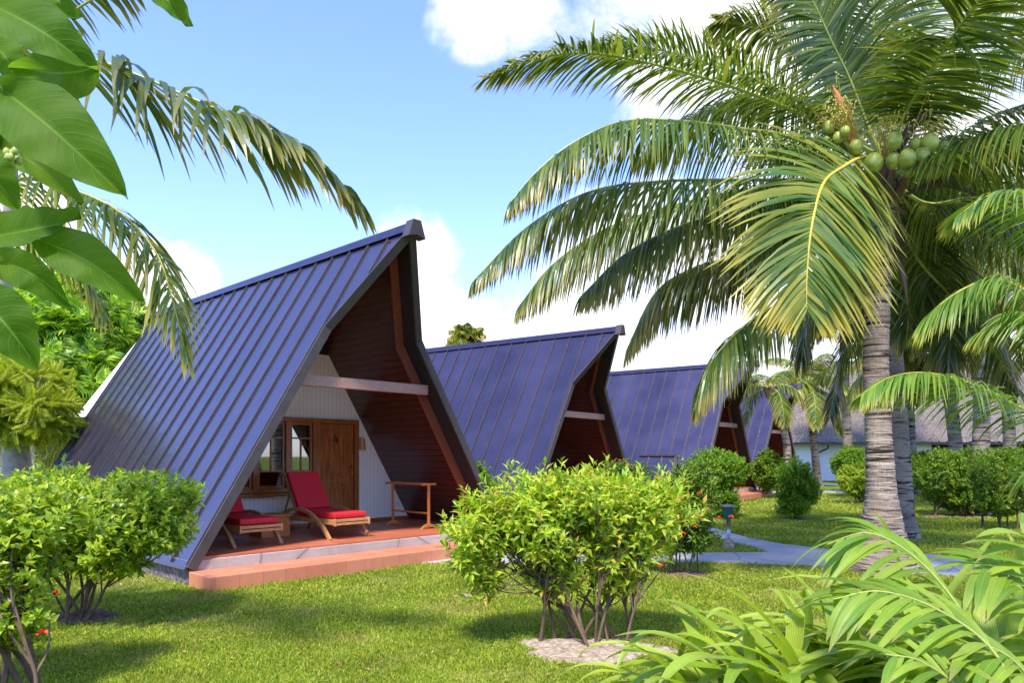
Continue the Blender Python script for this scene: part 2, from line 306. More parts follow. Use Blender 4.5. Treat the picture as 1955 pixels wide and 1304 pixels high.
MAT = dict(
 roof=roof_mat(), lining=lining_mat(), boards=groove_mat(), bark=trunk_mat(), thatch=thatch_mat(), ground=ground_mat(), path=concrete_mat(), glass=glass_mat(), bigleaf=bigleaf_mat(),
 bark2=trunk_mat('palm_bark_far', (.2, .16, .12), (.40, .33, .26), 5),
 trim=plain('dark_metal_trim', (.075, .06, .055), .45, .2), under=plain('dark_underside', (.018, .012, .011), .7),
 ridge=plain('ridge_cap', (.05, .045, .085), .3, .5), redboard=wood('red_brown_board', (.16, .035, .018), (.27, .075, .035)),
 beam=wood('weathered_beam', (.36, .17, .12), (.52, .30, .22), (10, 10, 10)),
 timber=wood('varnished_timber', (.20, .05, .012), (.46, .15, .035), (14, 14, 1.2), .28),
 timber_h=wood('varnished_rail_timber', (.20, .05, .012), (.46, .15, .035), (1.2, 14, 14), .28),
 doorwood=wood('door_timber', (.17, .042, .010), (.50, .16, .035), (10, 10, .9), .25),
 teak=wood('teak', (.40, .17, .05), (.62, .33, .13), (6, 6, 6), .5), rackwood=wood('orange_timber', (.40, .12, .022), (.60, .22, .05), (6, 6, 6), .4),
 red=plain('red_cushion', (.66, .012, .020), .75, 0, .10, 25, .15), brass=plain('brass', (.7, .45, .12), .25, 1), black=plain('dark_numeral', (.03, .015, .01), .4),
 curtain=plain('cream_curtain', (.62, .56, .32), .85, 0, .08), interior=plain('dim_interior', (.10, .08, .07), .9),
 tile=tile_mat('terracotta_floor', (.48, .13, .06), (.56, .17, .08), (.34, .13, .07)), steptile=tile_mat('terracotta_step', (.60, .20, .10), (.68, .25, .13), (.44, .17, .09), .3),
 riser=concrete_mat('concrete_riser', (.36, .30, .25), (.56, .50, .44)), stone=stone_mat('rough_stone', (.10, .08, .07), (.27, .23, .20), 7),
 sconce=wood('sconce_wood', (.42, .17, .06), (.62, .30, .12), (8, 8, 2)),
 stem=plain('shrub_bark', (.14, .088, .05), .85, 0, .35, 12, .5), stemgrey=plain('grey_bark', (.34, .30, .27), .85, 0, .25, 8, .5),
 white=plain('white_render', (.74, .74, .70), .8, 0, .05), gutter=plain('dark_gutter', (.05, .05, .055), .4), greyroof=plain('pale_metal_roof', (.55, .55, .58), .5, .2),
 brown=wood('brown_fascia', (.22, .10, .05), (.34, .17, .09)), sand=stone_mat('sand_soil', (.27, .19, .12), (.46, .36, .26), 22, .8), soil=stone_mat('brown_soil', (.12, .065, .04), (.22, .13, .08), 20, .8),
 green=plain('green_lamp_body', (.005, .10, .075), .45), steel=plain('steel_post', (.45, .45, .45), .3, .9), blockc=stone_mat('stained_concrete_block', (.30, .20, .15), (.50, .40, .33), 25, .6),
 frond=foliage('palm_frond', [(.045, .10, .015), (.09, .16, .024), (.15, .21, .035), (.23, .27, .04)], .38, .36, ((.42, .33, .05), .62), .5),
 frondY=foliage('palm_frond_yellowing', [(.07, .15, .03), (.13, .21, .035), (.22, .27, .035), (.36, .34, .04)], .35, .4, ((.62, .50, .08), .50), .4),
 frondD=foliage('palm_frond_dull', [(.04, .08, .014), (.08, .13, .02), (.13, .17, .028), (.22, .22, .045)], .38, .34, ((.34, .27, .06), .6), .55),
 frondB=foliage('palm_frond_bright', [(.08, .19, .02), (.15, .27, .03), (.24, .34, .035)], .4, .4, ((.46, .44, .06), .7), .4),
 frondS=foliage('palm_frond_far', [(.05, .11, .015), (.10, .17, .02), (.18, .24, .03), (.30, .30, .04)], .35, .45, ((.55, .40, .06), .5), .3),
 rachis=plain('frond_rib', (.36, .40, .08), .5, 0, .2), rachisY=plain('frond_rib_yellow', (.62, .48, .06), .5, 0, .15), fibre=plain('palm_fibre', (.17, .095, .05), .9, 0, .3), spathe=plain('orange_spathe', (.55, .20, .06), .7, 0, .2),
 spathe_d=plain('dark_spathe', (.08, .05, .035), .8, 0, .2), nut=plain('green_coconut', (.30, .34, .040), .42, 0, .45, 9, .2), flowerstalk=plain('palm_flower_stalk', (.55, .46, .08), .7),
 hib=foliage('shrub_leaf_left', [(.10, .20, .012), (.22, .34, .02), (.36, .46, .03), (.48, .54, .05)], 0.4, .35, None, .45, 1.5, 1.15),
 cen=foliage('shrub_leaf_gold_tinged', [(.10, .17, .012), (.22, .32, .018), (.36, .45, .03), (.46, .50, .045), (.26, .40, .03), (.20, .33, .025), (.54, .36, .06)], .42, .38, None, .4, 1.5, 1.3),
 ixo=foliage('shrub_leaf_dark', [(.035, .09, .010), (.08, .17, .015), (.18, .30, .022), (.32, .38, .03)], .33, .35, None, .45),
 bri=foliage('shrub_leaf_bright', [(.08, .18, .010), (.18, .33, .015), (.30, .46, .022)], .4, .4),
 hedge=foliage('hedge_leaf', [(.04, .10, .012), (.10, .20, .015), (.20, .32, .018), (.32, .44, .02)], .33, .4),
 bread=foliage('breadfruit_leaf', [(.06, .16, .02), (.13, .26, .03), (.25, .38, .03), (.45, .55, .04)], .4, .35, None, .5, 1.5, 1.3),
 flam=foliage('feathery_leaf', [(.18, .27, .02), (.34, .42, .02), (.50, .52, .03)], .42, .5),
 bamboo=foliage('yellow_clump_leaf', [(.25, .28, .03), (.42, .42, .05), (.55, .50, .08)], .4, .5),
 lily=foliage('strap_leaf', [(.24, .38, .030), (.38, .52, .045), (.52, .62, .09)], .38, .36, ((.45, .36, .14), .90), .4, 5, 1, None, 34),
 areca=foliage('arching_leaf', [(.13, .25, .02), (.22, .34, .03), (.32, .41, .04)], .42, .36, ((.46, .36, .10), .78), .4, 5, 1.3, None, 26),
 grass=foliage('grass_blade', [(.13, .20, .012), (.25, .34, .018), (.38, .44, .03), (.54, .52, .10)], .38, .5, None, .25, 1.3, 1, (.52, .44, .15)),
 clover=foliage('clover_leaf', [(.07, .16, .02), (.14, .25, .03), (.22, .33, .03)], .3, .5, None, .25, 1.3),
 far=foliage('far_leaf', [(.04, .10, .015), (.10, .19, .02), (.20, .28, .03)], .3, .5),
 litter=foliage('dry_leaf', [(.20, .10, .04), (.40, .24, .08), (.52, .42, .10)], .1, .7),
 redfl=plain('red_petal', (.75, .06, .02), .5, 0, .2), pinkfl=plain('pink_petal', (.6, .12, .10), .5, 0, .2),
)
# ------------------------------------------------------------------ ground, paths
g = Geo(); g.add([(-900, -300, 0), (900, -300, 0), (900, 1600, 0), (-900, 1600, 0)], [(0, 1, 2, 3)])
struct(g.build('ground', MAT['ground']))
def sheet(name, pts, z, mat):
    g = Geo(); g.plate([(p.x, p.y, z) for p in pts][::-1], (0, 0, .03 if False else -z + .0005), 0); return struct(g.build(name, mat))
PATH_A = [gr(u, v) for u, v in [(757, 1076), (1000, 1077), (1200, 1076), (1345, 1075), (1487, 1080), (1581, 1084), (1700, 1091), (1955, 1114), (2400, 1170), (2400, 1112),
                                (1955, 1077), (1791, 1061.5), (1680, 1056), (1581, 1050), (1494, 1040), (1432, 1029), (1367, 1011), (1320, 998), (1285, 985), (1262, 990), (1310, 1008), (1367, 1029), (1420, 1042), (1469, 1055.5), (1345, 1057), (1000, 1058), (765, 1063)]]
PATH_B = [gr(u, v) for u, v in [(1390, 941), (1480, 942.5), (1780, 942), (2100, 950), (2100, 944), (1780, 938), (1560, 938), (1440, 937)]]
PATH_C = [gr(u, v) for u, v in [(1550, 926), (1700, 931), (1900, 938), (1900, 936.5), (1700, 929.5), (1560, 924.5)]]
sheet('path', PATH_A, .012, MAT['path']); sheet('path', PATH_B, .012, MAT['path']); sheet('path', PATH_C, .012, MAT['path'])
def patch(name, c, rx, ry, h, mat, seed):
    rng = np.random.default_rng(seed); n, m = 40, 12; th = np.linspace(0, 2 * np.pi, n, endpoint=False)
    rad = 1 + .16 * np.sin(3 * th + seed) + .10 * np.sin(5 * th + 2 * seed) + .07 * np.sin(9 * th + seed * 3) + rng.normal(0, .03, n)
    V = [(c.x, c.y, h)]; 
    for k in range(1, m + 1):
        f = k / m; zz = h * (1 - f ** 2) + (rng.uniform(-.012, .014, n) if k < m else 0) + (.004 if k < m else -.01)
        V += [(c.x + rx * f * rad[i] * math.cos(th[i]), c.y + ry * f * rad[i] * math.sin(th[i]), float(np.broadcast_to(zz, (n,))[i])) for i in range(n)]
    g = Geo(); g.add(V, [(0, 1 + i, 1 + (i + 1) % n) for i in range(n)])
    b = [(1 + (k - 1) * n + i, 1 + k * n + i, 1 + k * n + (i + 1) % n, 1 + (k - 1) * n + (i + 1) % n) for k in range(1, m) for i in range(n)]
    g.F.append((np.array(b), 0)); return struct(g.build(name, mat, smooth=True))
PATCHES = [(gr(1128, 1243), .60, .38, .05, 'sand'), (gr(1310, 1098), .32, .25, .03, 'soil'), (gr(150, 1180), .42, .3, .03, 'soil'), (gr(1520, 992), .6, .35, .03, 'soil'), (gr(1840, 986), 1.1, .5, .03, 'soil'), (gr(885, 1140), .10, .06, .02, 'sand'), (gr(1690, 1088), .62, .45, .03, 'soil')]
for i, (c, a, b, h, m) in enumerate(PATCHES): patch('soil', c, a, b, h, MAT[m], i + 1)

# ------------------------------------------------------------------ A-frame cabins
K = 1.67; ZR = 4.86; NX, NZ = .858, .514
def hw(z): return (ZR - z) / K
def cabin(label):
    t = thing('a_frame_cabin', label, 'cabin')
    for sg in (-1, 1):
        n = Vector((sg * NX, 0, NZ)); S = lambda ty, z, o=0: Vector((sg * hw(z), ty, z)) - n * o
        g = Geo(); g.plate([S(-.9, ZR), S(0, 3.41), S(0, .22), S(8.3, .22), S(8.3, ZR)][::(1 if sg > 0 else -1)], -n * .07, 0, 1)
        k = 0; ty = -.45
        while ty < 8.25:
            ztop = ZR - .03; zb = .24 if ty >= 0 else 3.41 + (1.45) * (-ty / .9) + .03
            if ztop - zb > .05:
                g.bar(S(ty - .013, zb), S(ty - .013, ztop), (0, .021, 0), n * .026, 2)
                ty += .475; k += 1
        # shallow oil-canning of the pans is in the bump; eave fold
        g.bar(S(.0, .22), S(8.3, .22), n * .02, Vector((sg * .02, 0, -.035)), 2)
        g.build('roof', [MAT['roof'], MAT['under'], MAT['trim']], t)
        g = Geo()
        o1, o2, o3 = [S(-.003, z_) if z_ < 4 else S(-.903, z_) for z_ in (.22, 3.41, ZR)]
        for p_, q_ in ((o1, o2), (o2, o3)): g.plate([p_ + n * .015, q_ + n * .015, q_ - n * .11, p_ - n * .11], (0, -.035, 0))
        g.build('rake_trim', MAT['trim'], t)
        g = Geo(); g.bar(S(8.303, .22) + n * .015, S(8.303, ZR) + n * .015, (0, .035, 0), -n * .12); g.build('rear_trim', MAT['trim'], t)
        g = Geo(); g.plate([S(-.50, ZR, .071), S(.38, 3.41, .071), S(.38, .34, .071), S(8.2, .34, .071), S(8.2, ZR, .071)], -n * .028); g.build('lining', MAT['lining'], t)
        g = Geo()
        for a, b in ((S(.377, .36, .075), S(.377, 3.41, .075)), (S(.377, 3.41, .075), S(-.49, ZR - .08, .075))):
            g.bar(a, b, (0, -.05, 0), -n * .15)
        g.build('barge_board', MAT['redboard'], t, bevel=.004)
    g = Geo(); prof = [(-.13, 4.73), (-.13, 4.80), (0, 5.0), (.13, 4.80), (.13, 4.73)]
    prof = [(-.118, ZR - .12), (-.045, ZR + .022), (.045, ZR + .022), (.118, ZR - .12), (0, ZR - .03)]
    g.plate([(x, -.96, z) for x, z in prof], (0, 9.33, 0)); g.plate([(-.15, -1.0, ZR - .20), (-.065, -1.0, ZR + .045), (.065, -1.0, ZR + .045), (.15, -1.0, ZR - .20), (0, -1.0, ZR - .16)], (0, .16, 0), 1); g.build('ridge_cap', [MAT['ridge'], MAT['trim']], t)
    g = Geo(); g.box(-1.17, 1.17, .16, .26, 2.58, 2.735); g.build('tie_beam', MAT['beam'], t, bevel=.006)
    # front wall, set back under the prow
    W = 2.45; hi = lambda z: hw(z) - .108
    g = Geo()
    def wp(pts): g.plate([(x, W, z) for x, z in pts][::-1], (0, .1, 0))
    wp([(-hi(2.25), 2.25), (hi(2.25), 2.25), (hi(3.40), 3.40), (-hi(3.40), 3.40)])
    wp([(1.38, .33), (hi(.33), .33), (hi(2.25), 2.25), (1.38, 2.25)])
    wp([(-hi(.33), .33), (.47, .33), (.47, .96), (-hi(.96), .96)])
    wp([(-hi(.96), .96), (-1.28, .96), (-1.28, 2.25), (-hi(2.25), 2.25)])
    g.build('front_wall', MAT['boards'], t)
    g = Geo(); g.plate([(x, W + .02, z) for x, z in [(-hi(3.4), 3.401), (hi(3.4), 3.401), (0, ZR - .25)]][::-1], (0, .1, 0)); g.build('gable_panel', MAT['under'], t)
    g = Geo(); g.box(-hi(.33) + .02, hi(.33) - .02, W - .025, W - .003, .331, .40); g.build('skirting', MAT['timber_h'], t)
    g = Geo(); g.plate([(-hi(.3), 8.0, .3), (hi(.3), 8.0, .3), (0, 8.0, ZR - .25)], (0, .08, 0)); g.plate([(-hi(.3), 5.2, .3), (hi(.3), 5.2, .3), (0, 5.2, ZR - .3)], (0, .05, 0), 1); g.build('rear_wall', [MAT['boards'], MAT['interior']], t)
    # door
    g = Geo(); y0, y1 = W - .05, W + .08
    g.box(.62, .70, y0, y1, .33, 2.25); g.box(1.44, 1.53, y0, y1, .33, 2.25); g.box(.70, 1.44, y0 - .001, y1, 2.17, 2.25); g.shift(-.15); fr = g.build('door_frame', MAT['timber'], t, bevel=.006)
    g = Geo(); g.box(.705, 1.435, W + .0, W + .04, .345, 2.165)
    for (z0, z1) in ((1.22, 2.06), (.50, 1.02)):
        g.bar((.79, W - .001, z0), (.79, W - .001, z1), (.035, 0, 0), (0, -.016, 0)); g.bar((1.315, W - .001, z0), (1.315, W - .001, z1), (.035, 0, 0), (0, -.016, 0))
        g.bar((.825, W - .001, z0), (1.315, W - .001, z0), (0, 0, .035), (0, -.016, 0)); g.bar((.825, W - .001, z1 - .035), (1.315, W - .001, z1 - .035), (0, 0, .035), (0, -.016, 0))
        for i in range(5): g.box(.835 + i * .096, .925 + i * .096, W - .008, W - .0005, z0 + .045, z1 - .045)
    g.box(.76, 1.37, W - .012, W - .0005, 1.07, 1.17)
    g.shift(-.15); d = g.build('door', MAT['doorwood'], t, bevel=.004)
    g = Geo(); g.box(1.385, 1.415, W - .012, W - .0005, 1.22, 1.46); g.tube([(1.40, W - .012, 1.38), (1.40, W - .05, 1.38), (1.31, W - .055, 1.375)], .009, 8); g.ball((1.40, W - .014, 1.27), .016, 8, 6); g.ball((1.40, W - .014, 1.445), .012, 8, 6); g.shift(-.15); g.build('handle', MAT['brass'], d, bevel=0)
    # window: three casements
    xs = [-1.28, -.66, -.06, .47]; f = thing_child('window', t)
    g = Geo(); g.box(-1.28, .47, y0, y1, 2.18, 2.249); g.box(-1.28, .47, y0, y1, .96, 1.03)
    for x in xs: g.box(max(-1.28, x - .045), min(.468, x + .045), y0 + .002, y1, 1.03, 2.18)
    g.build('window_frame', MAT['timber'], f, bevel=.005)
    g = Geo(); g.box(-1.5, .46, W - .11, W - .003, .90, .958); g.build('sill', MAT['timber_h'], f, bevel=.008)
    g = Geo(); gp = Geo()
    for a, b in zip(xs[:-1], xs[1:]):
        a += .046; b -= .046
        g.box(a, a + .045, W - .01, W + .03, 1.03, 2.18); g.box(b - .045, b, W - .01, W + .03, 1.03, 2.18)
        g.box(a + .045, b - .045, W - .009, W + .03, 1.03, 1.075); g.box(a + .045, b - .045, W - .009, W + .03, 2.125, 2.18)
        for z in (1.31, 1.88): g.box(a + .045, b - .045, W - .006, W + .028, z, z + .028)
        g.box((a + b) / 2 - .013, (a + b) / 2 + .013, W - .004, W + .026, 1.338, 1.88)
        gp.box(a + .02, b - .02, W + .010, W + .014, 1.05, 2.16)
    g.build('sash', MAT['timber'], f); gp.build('pane', MAT['glass'], f)
    # curtain gathered by a tieback
    x = np.linspace(0, 1, 70); z = np.linspace(2.2, .95, 30); zz = (2.2 - z) / 1.25
    wd = .44 * (1 - .62 * np.exp(-((zz - .68) / .26) ** 2)) - .06 * zz
    cx = .20 + .05 * zz; X = cx[:, None] + (x[None] - .5) * wd[:, None]; Y = W + .16 + .02 * np.sin(x[None] * 2 * np.pi * 8) * (.6 + .5 * np.cos(zz[:, None] * 3))
    V = np.stack([X, Y, np.broadcast_to(z[:, None], X.shape)], -1); i = np.arange(29)[:, None] * 70; j = np.arange(69)[None]
    g = Geo(); g.add(V.reshape(-1, 3), np.stack([i + j, i + j + 1, i + 71 + j, i + 70 + j], -1).reshape(-1, 4)); g.build('curtain', MAT['curtain'], f, smooth=True)
    # base
    g = Geo(); g.box(-2.60, 2.60, .02, 8.2, .30, .33); g.build('veranda_floor', MAT['tile'], t, bevel=.004)
    g = Geo(); g.box(-2.73, 2.73, .0, .30, 0, .298); g.build('veranda_edge', MAT['riser'], t, bevel=.01)
    g = Geo(); g.box(-2.76, 2.9, -.60, -.003, -.02, .17); st = g.build('step', MAT['steptile'], t, bevel=.012)
    g = Geo(); g.box(-2.74, -2.40, .05, 8.25, -.02, .295); g.box(2.40, 2.74, .305, 8.25, -.02, .293); g.build('foundation', MAT['stone'], t)
    g = Geo(); c = (1.47, W - .07); 
    V = []
    for zz_, r in ((1.70, .075), (1.92, .055)):
        for k in range(13): a = math.pi * k / 12; V.append((c[0] - r * math.cos(a), W - .004 - r * 1.1 * math.sin(a), zz_))
    g.add(V, [(k, k + 1, k + 14, k + 13) for k in range(12)]); g.build('wall_lamp', MAT['sconce'], t, smooth=True)
    return t
def thing_child(name, parent):
    o = bpy.data.objects.new(name, None); sc.collection.objects.link(o); o.parent = parent; o.empty_display_size = .1; return o
CABS = [((-2.053, 10.855), 46.6, 0.01), ((2.0, 18.9), 54.0, 0), ((7.82, 25.93), 53.5, .05), ((12.8, 34.6), 49.5, .08)]
labs = ['nearest A-frame cabin with blue sheen on its seamed roof and red loungers on the veranda', 'second A-frame cabin, purple roof directly behind the big shrub with gold tinged leaves',
        'third A-frame cabin, purple roof with a tiny gabled porch low at its left side', 'farthest A-frame cabin, mostly hidden by palms beside the thatched building']
c1 = cabin(labs[0])
cabs = [c1] + [copy_tree(c1) for _ in range(3)]
for c, ((x, y), a, z), lb in zip(cabs, CABS, labs):
    c.location = (x, y, z); c.rotation_euler = (0, 0, R(a)); c['label'] = lb; c['group'] = 'A-frame cabins in a row'
# numeral only on the first cabin's door
door1 = [o for o in cabs[0].children if o.name.startswith('door') and 'frame' not in o.name][0]
g = Geo(); W = 2.45
g.plate([(1.00, W - .010, 1.86), (1.022, W - .010, 1.86), (1.05, W - .010, 1.96), (1.03, W - .010, 1.965)], (0, -.012, 0)); g.box(1.00, 1.11, W - .0215, W - .0095, 1.845, 1.865); g.box(1.06, 1.08, W - .023, W - .009, 1.81, 1.92)
g.shift(-.15); g.build('numeral', MAT['black'], door1)
# dormer on cabin three
c3 = cabs[2]; g = Geo()
for sgn in (-1, 1):
    a0, b0 = Vector((-2.97, .77, 1.53)), Vector((-2.97, 2.1, 1.53)); dn = Vector((sgn * .85, 0, -1.45)); nr = Vector((sgn * .86, 0, .5))
    g.plate([a0, b0, b0 + dn, a0 + dn], -nr * .05, 0, 1)
    for f in (.0, .36, .72): q_ = a0.lerp(b0, f); g.bar(q_, q_ + dn, (0, .03, 0), nr * .035, 2)
    g.bar(a0 + nr * .03, a0 + dn + nr * .03, (0, -.05, 0), -nr * .13, 2)
g.bar((-3.02, .74, 1.52), (-3.02, 2.1, 1.52), (.10, 0, 0), (0, 0, .05), 2)
g.plate([(-2.97, 1.1, 1.4), (-3.7, 1.1, .1), (-2.24, 1.1, .1)], (0, .05, 0), 1)
g.build('side_porch', [MAT['roof'], MAT['under'], MAT['trim']], c3)

# ------------------------------------------------------------------ veranda furniture (positions in the cabin's own plan)
def loc1(x, y, z=.33, cab=0):
    (X, Y), a, z0 = CABS[cab]; a = R(a); return (X + x * math.cos(a) - y * math.sin(a), Y + x * math.sin(a) + y * math.cos(a), z + z0)
A1 = R(CABS[0][1])
def lounger(label):
    t = thing('sun_lounger', label, 'sun lounger', group='sun loungers on the first veranda')
    g = Geo()
    for s in (-1, 1): g.box(s * .30 - .015, s * .30 + .015, .02, 1.75, .22, .30)
    g.box(-.315, .315, -.02, .02, .265, .305); g.box(-.315, .315, -.018, .018, .215, .25); g.box(-.285, .285, 1.70, 1.73, .23, .29)
    for s in (-1, 1): g.box(s * .30 - .014, s * .30 + .014, -.03, .03, .205, .312)
    for i in range(10): g.box(-.284, .284, .07 + i * .11, .13 + i * .11, .285, .301)
    g.build('frame', MAT['teak'], t, bevel=.004)
    for s in (-1, 1):
        g = Geo(); P = curve([(s * .345, .06, .0), (s * .345, .28, .20), (s * .345, .62, .37), (s * .345, .98, .42), (s * .345, 1.32, .36), (s * .345, 1.62, .20), (s * .345, 1.80, .0)], 26)
        T = unit(np.gradient(P, axis=0)); N = np.cross(T, [1, 0, 0]); V = []
        for p, nrm in zip(P, N):
            for a, b in ((-.022, -.026), (.022, -.026), (.022, .026), (-.022, .026)): V.append(p + np.array([a, 0, 0]) + nrm * b)
        i = np.arange(25)[:, None] * 4; j = np.arange(4)[None]
        g.add(V, np.stack([i + j, i + (j + 1) % 4, i + 4 + (j + 1) % 4, i + 4 + j], -1).reshape(-1, 4)); g.F.append((np.array([[3, 2, 1, 0], [100, 101, 102, 103]]), 0))
        g.build('curved_leg', MAT['teak'], t)
    g = Geo(); g.box(-.285, .285, .03, 1.10, .312, .40); sc_ = g.build('seat_cushion', MAT['red'], t, bevel=.022)
    g = Geo(); g.box(-.288, .288, .027, 1.10, .352, .360); g.build('piping', MAT['red'], sc_, bevel=.003)
    ang = R(58); d = Vector((0, math.cos(ang), math.sin(ang))); nn_ = Vector((0, -math.sin(ang), math.cos(ang)))
    g = Geo(); g.bar(Vector((-.285, 1.10, .385)), Vector((-.285, 1.10, .385)) + d * .68, (.57, 0, 0), -nn_ * .0 + nn_ * .075); g.build('back_cushion', MAT['red'], t, bevel=.02)
    g = Geo()
    for s in (-1, 1): g.bar(Vector((s * .27 - .015, 1.08, .30)), Vector((s * .27 - .015, 1.08, .30)) + d * .80, (.03, 0, 0), -nn_ * .05)
    for i in range(6): p = Vector((-.254, 1.12, .345)) + d * (.06 + i * .12); g.bar(p, p + d * .06, (.508, 0, 0), -nn_ * .018)
    p = Vector((0, 1.08, .30)) + d * .5 - nn_ * .05
    for s in (-1, 1): g.bar(Vector((s * .22 - .012, p.y, p.z)), Vector((s * .22 - .012, 1.62, .25)), (.024, 0, 0), (0, .035, 0))
    g.build('backrest_frame', MAT['teak'], t, bevel=.003)
    return t
L1 = lounger('red cushioned teak lounger in front of the door, beside the box table'); L1.location = loc1(2.57 - 2.73, .36); L1.rotation_euler = (0, 0, A1)
L2 = copy_tree(L1); L2.location = loc1(1.12 - 2.73, .40); L2['label'] = 'red cushioned teak lounger half hidden behind the lower left roof edge'
t = thing('box_table', 'low square wooden box table standing between the two red loungers', 'table', loc1(1.90 - 2.73, 1.62), A1)
g = Geo(); g.box(-.24, .24, -.2, .2, .0, .30); g.build('box', MAT['rackwood'], t, bevel=.006)
g = Geo(); g.box(-.26, .26, -.225, .225, .302, .345); g.build('lid', MAT['rackwood'], t, bevel=.006)
def rack(label, loc, rz):
    t = thing('towel_rack', label, 'towel rack', loc, rz, 'wooden towel racks on the verandas')
    for y in (-.5, .5):
        g = Geo(); g.box(-.022, .022, y - .018, y + .018, .055, .745); g.build('post', MAT['rackwood'], t, bevel=.006)
        g = Geo(); P = [(x, y, .05 - .9 * x * x + .0) for x in np.linspace(-.17, .17, 9)]
        g.plate([(-.18, y - .022, 0), (-.13, y - .022, 0), (-.07, y - .022, .03), (.07, y - .022, .03), (.13, y - .022, 0), (.18, y - .022, 0), (.12, y - .022, .055), (.04, y - .022, .085), (-.04, y - .022, .085), (-.12, y - .022, .055)], (0, .044, 0)); g.build('foot', MAT['rackwood'], t, bevel=.004)
        g = Geo(); g.box(-.16, .16, y - .02, y + .02, .745, .785); g.build('cross_piece', MAT['rackwood'], t, bevel=.006)
    for x in (-.13, .13): g = Geo(); g.box(x - .018, x + .018, -.479, .479, .752, .779); g.build('rail', MAT['rackwood'], t, bevel=.004)
    g = Geo(); g.box(-.012, .012, -.481, .481, .25, .28); g.build('rail', MAT['rackwood'], t, bevel=.004)
    return t
rk = rack('orange wooden towel rack on the nearest veranda, against the dark right lining', loc1(4.32 - 2.73, 1.15), A1)
rk2 = copy_tree(rk); rk2.location = loc1(1.6, .9, cab=2); rk2.rotation_euler = (0, 0, R(53)); rk2['label'] = 'distant orange wooden towel rack on the third cabin veranda behind a round bush'

# ------------------------------------------------------------------ thatched building
t = thing('thatched_building', 'long white walled building with a grey thatched hip roof behind the right hedge', 'building', (24, 46, 0))
def tb(pts): return [Vector(p) - Vector((24, 46, 0)) for p in pts]
def thatch_face(g, a, b, c, d, n, m):   # quad a b (eave) c d (ridge) with ragged surface
    rng = np.random.default_rng(n + m); a, b, c, d = (np.array(tuple(p)) for p in tb([a, b, c, d]))
    u = np.linspace(0, 1, n)[None, :, None]; v = np.linspace(0, 1, m)[:, None, None]
    P = (a * (1 - u) + b * u) * (1 - v) + (d * (1 - u) + c * u) * v
    P[1:-1, 1:-1, 2] += rng.uniform(-.05, .09, (m - 2, n - 2)); P[0, :, 2] += rng.uniform(-.06, .03, n)
    i = np.arange(m - 1)[:, None] * n; j = np.arange(n - 1)[None]
    g.add(P.reshape(-1, 3), np.stack([i + j, i + j + 1, i + n + 1 + j, i + n + j], -1).reshape(-1, 4))
g = Geo(); thatch_face(g, (18.6, 45.0, 2.45), (44, 44, 2.45), (44, 50.5, 8.2), (21.2, 50.5, 8.2), 240, 50); thatch_face(g, (13.2, 53, 2.45), (18.6, 45.0, 2.45), (21.2, 50.5, 8.2), (20.6, 51.5, 8.2), 80, 50)
thatch_face(g, (44, 58, 2.45), (13.2, 57, 2.45), (20.6, 51.5, 8.2), (44, 50.5, 8.2), 60, 20)
g.build('roof', MAT['thatch'], t)
g = Geo(); a, b, c, d = tb([(18.7, 45.1, 2.28), (44, 44.1, 2.28), (13.4, 53, 2.28), (0, 0, 0)]); g.bar(a, b, (0, 0, .13), (0, .10, 0)); g.bar(a, c, (0, 0, .13), (.1, .05, 0)); 
g.build('gutter', MAT['gutter'], t)
g = Geo(); g.tube(curve(tb([(19.75, 45.3, 2.3), (19.75, 45.4, 2.05), (19.35, 45.8, 1.75), (19.35, 45.85, 1.4), (19.35, 45.85, .05)]), 24), .06, 8); g.build('downpipe', MAT['gutter'], t, smooth=True)
g = Geo(); a, b, c, d = tb([(19.0, 46, 0), (26.5, 45.8, 0), (14.2, 53.2, 0), (44, 45.2, 0)]); g.plate([a, b, b + Vector((0, .2, 0)), a + Vector((.1, .2, 0))], (0, 0, 2.5)); g.plate([c, a, a + Vector((.1, .2, 0)), c + Vector((.2, .2, 0))], (0, 0, 2.5)); g.build('wall', MAT['white'], t)
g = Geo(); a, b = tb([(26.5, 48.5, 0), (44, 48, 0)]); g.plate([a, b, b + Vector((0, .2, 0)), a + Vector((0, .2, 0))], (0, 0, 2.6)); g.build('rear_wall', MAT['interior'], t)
rr = random.Random(5)
for i in range(7):
    x = 26.7 + i * 2.1; a, = tb([(x, 45.7, 0)]); g = Geo(); g.box(a.x, a.x + .2, a.y, a.y + .2, 0, 2.4); g.build('post', MAT['brown'] if i % 2 else MAT['redboard'], t)
for i in range(9):
    x = 27.2 + i * 1.5; a, = tb([(x, 48.2, 0)]); g = Geo(); g.box(a.x, a.x + .75, a.y, a.y + .08, 1.1, 2.15); g.build('window', MAT['white'], t)
# pale hip-roofed house at left behind cabin one
t = thing('villa', 'pale grey hip roofed house with brown fascia peeking out behind the nearest cabin', 'house', (-9, 21, 0))
o = Vector((-9, 21, 0)); A = at(143, 797, 18.6) - o; Bt = at(286, 622, 20) - o
g = Geo(); A2 = A + Vector((6, 0, 0)); A3 = A2 + Vector((0, 6, 0)); A4 = A + Vector((0, 6, 0)); B2 = Bt + Vector((1.2, 0, 0))
g.add([A, A2, A3, A4, Bt, B2], [(0, 1, 5, 4), (2, 3, 4, 5)]); g.F.append((np.array([[3, 0, 4], [1, 2, 5]]), 0)); g.build('roof', MAT['greyroof'], t)
g = Geo(); g.bar(A + Vector((.02, .02, -.02)), A2 + Vector((0, .02, -.02)), (0, 0, -.28), (0, .05, 0)); g.bar(A + Vector((.02, .08, -.02)), A4 + Vector((.02, 0, -.02)), (0, 0, -.28), (.05, 0, 0)); g.build('fascia', MAT['brown'], t)
g = Geo(); g.box(A.x + .9, A2.x - .6, A.y + .7, A4.y - .7, 0, A.z - .05); g.build('wall', MAT['white'], t)
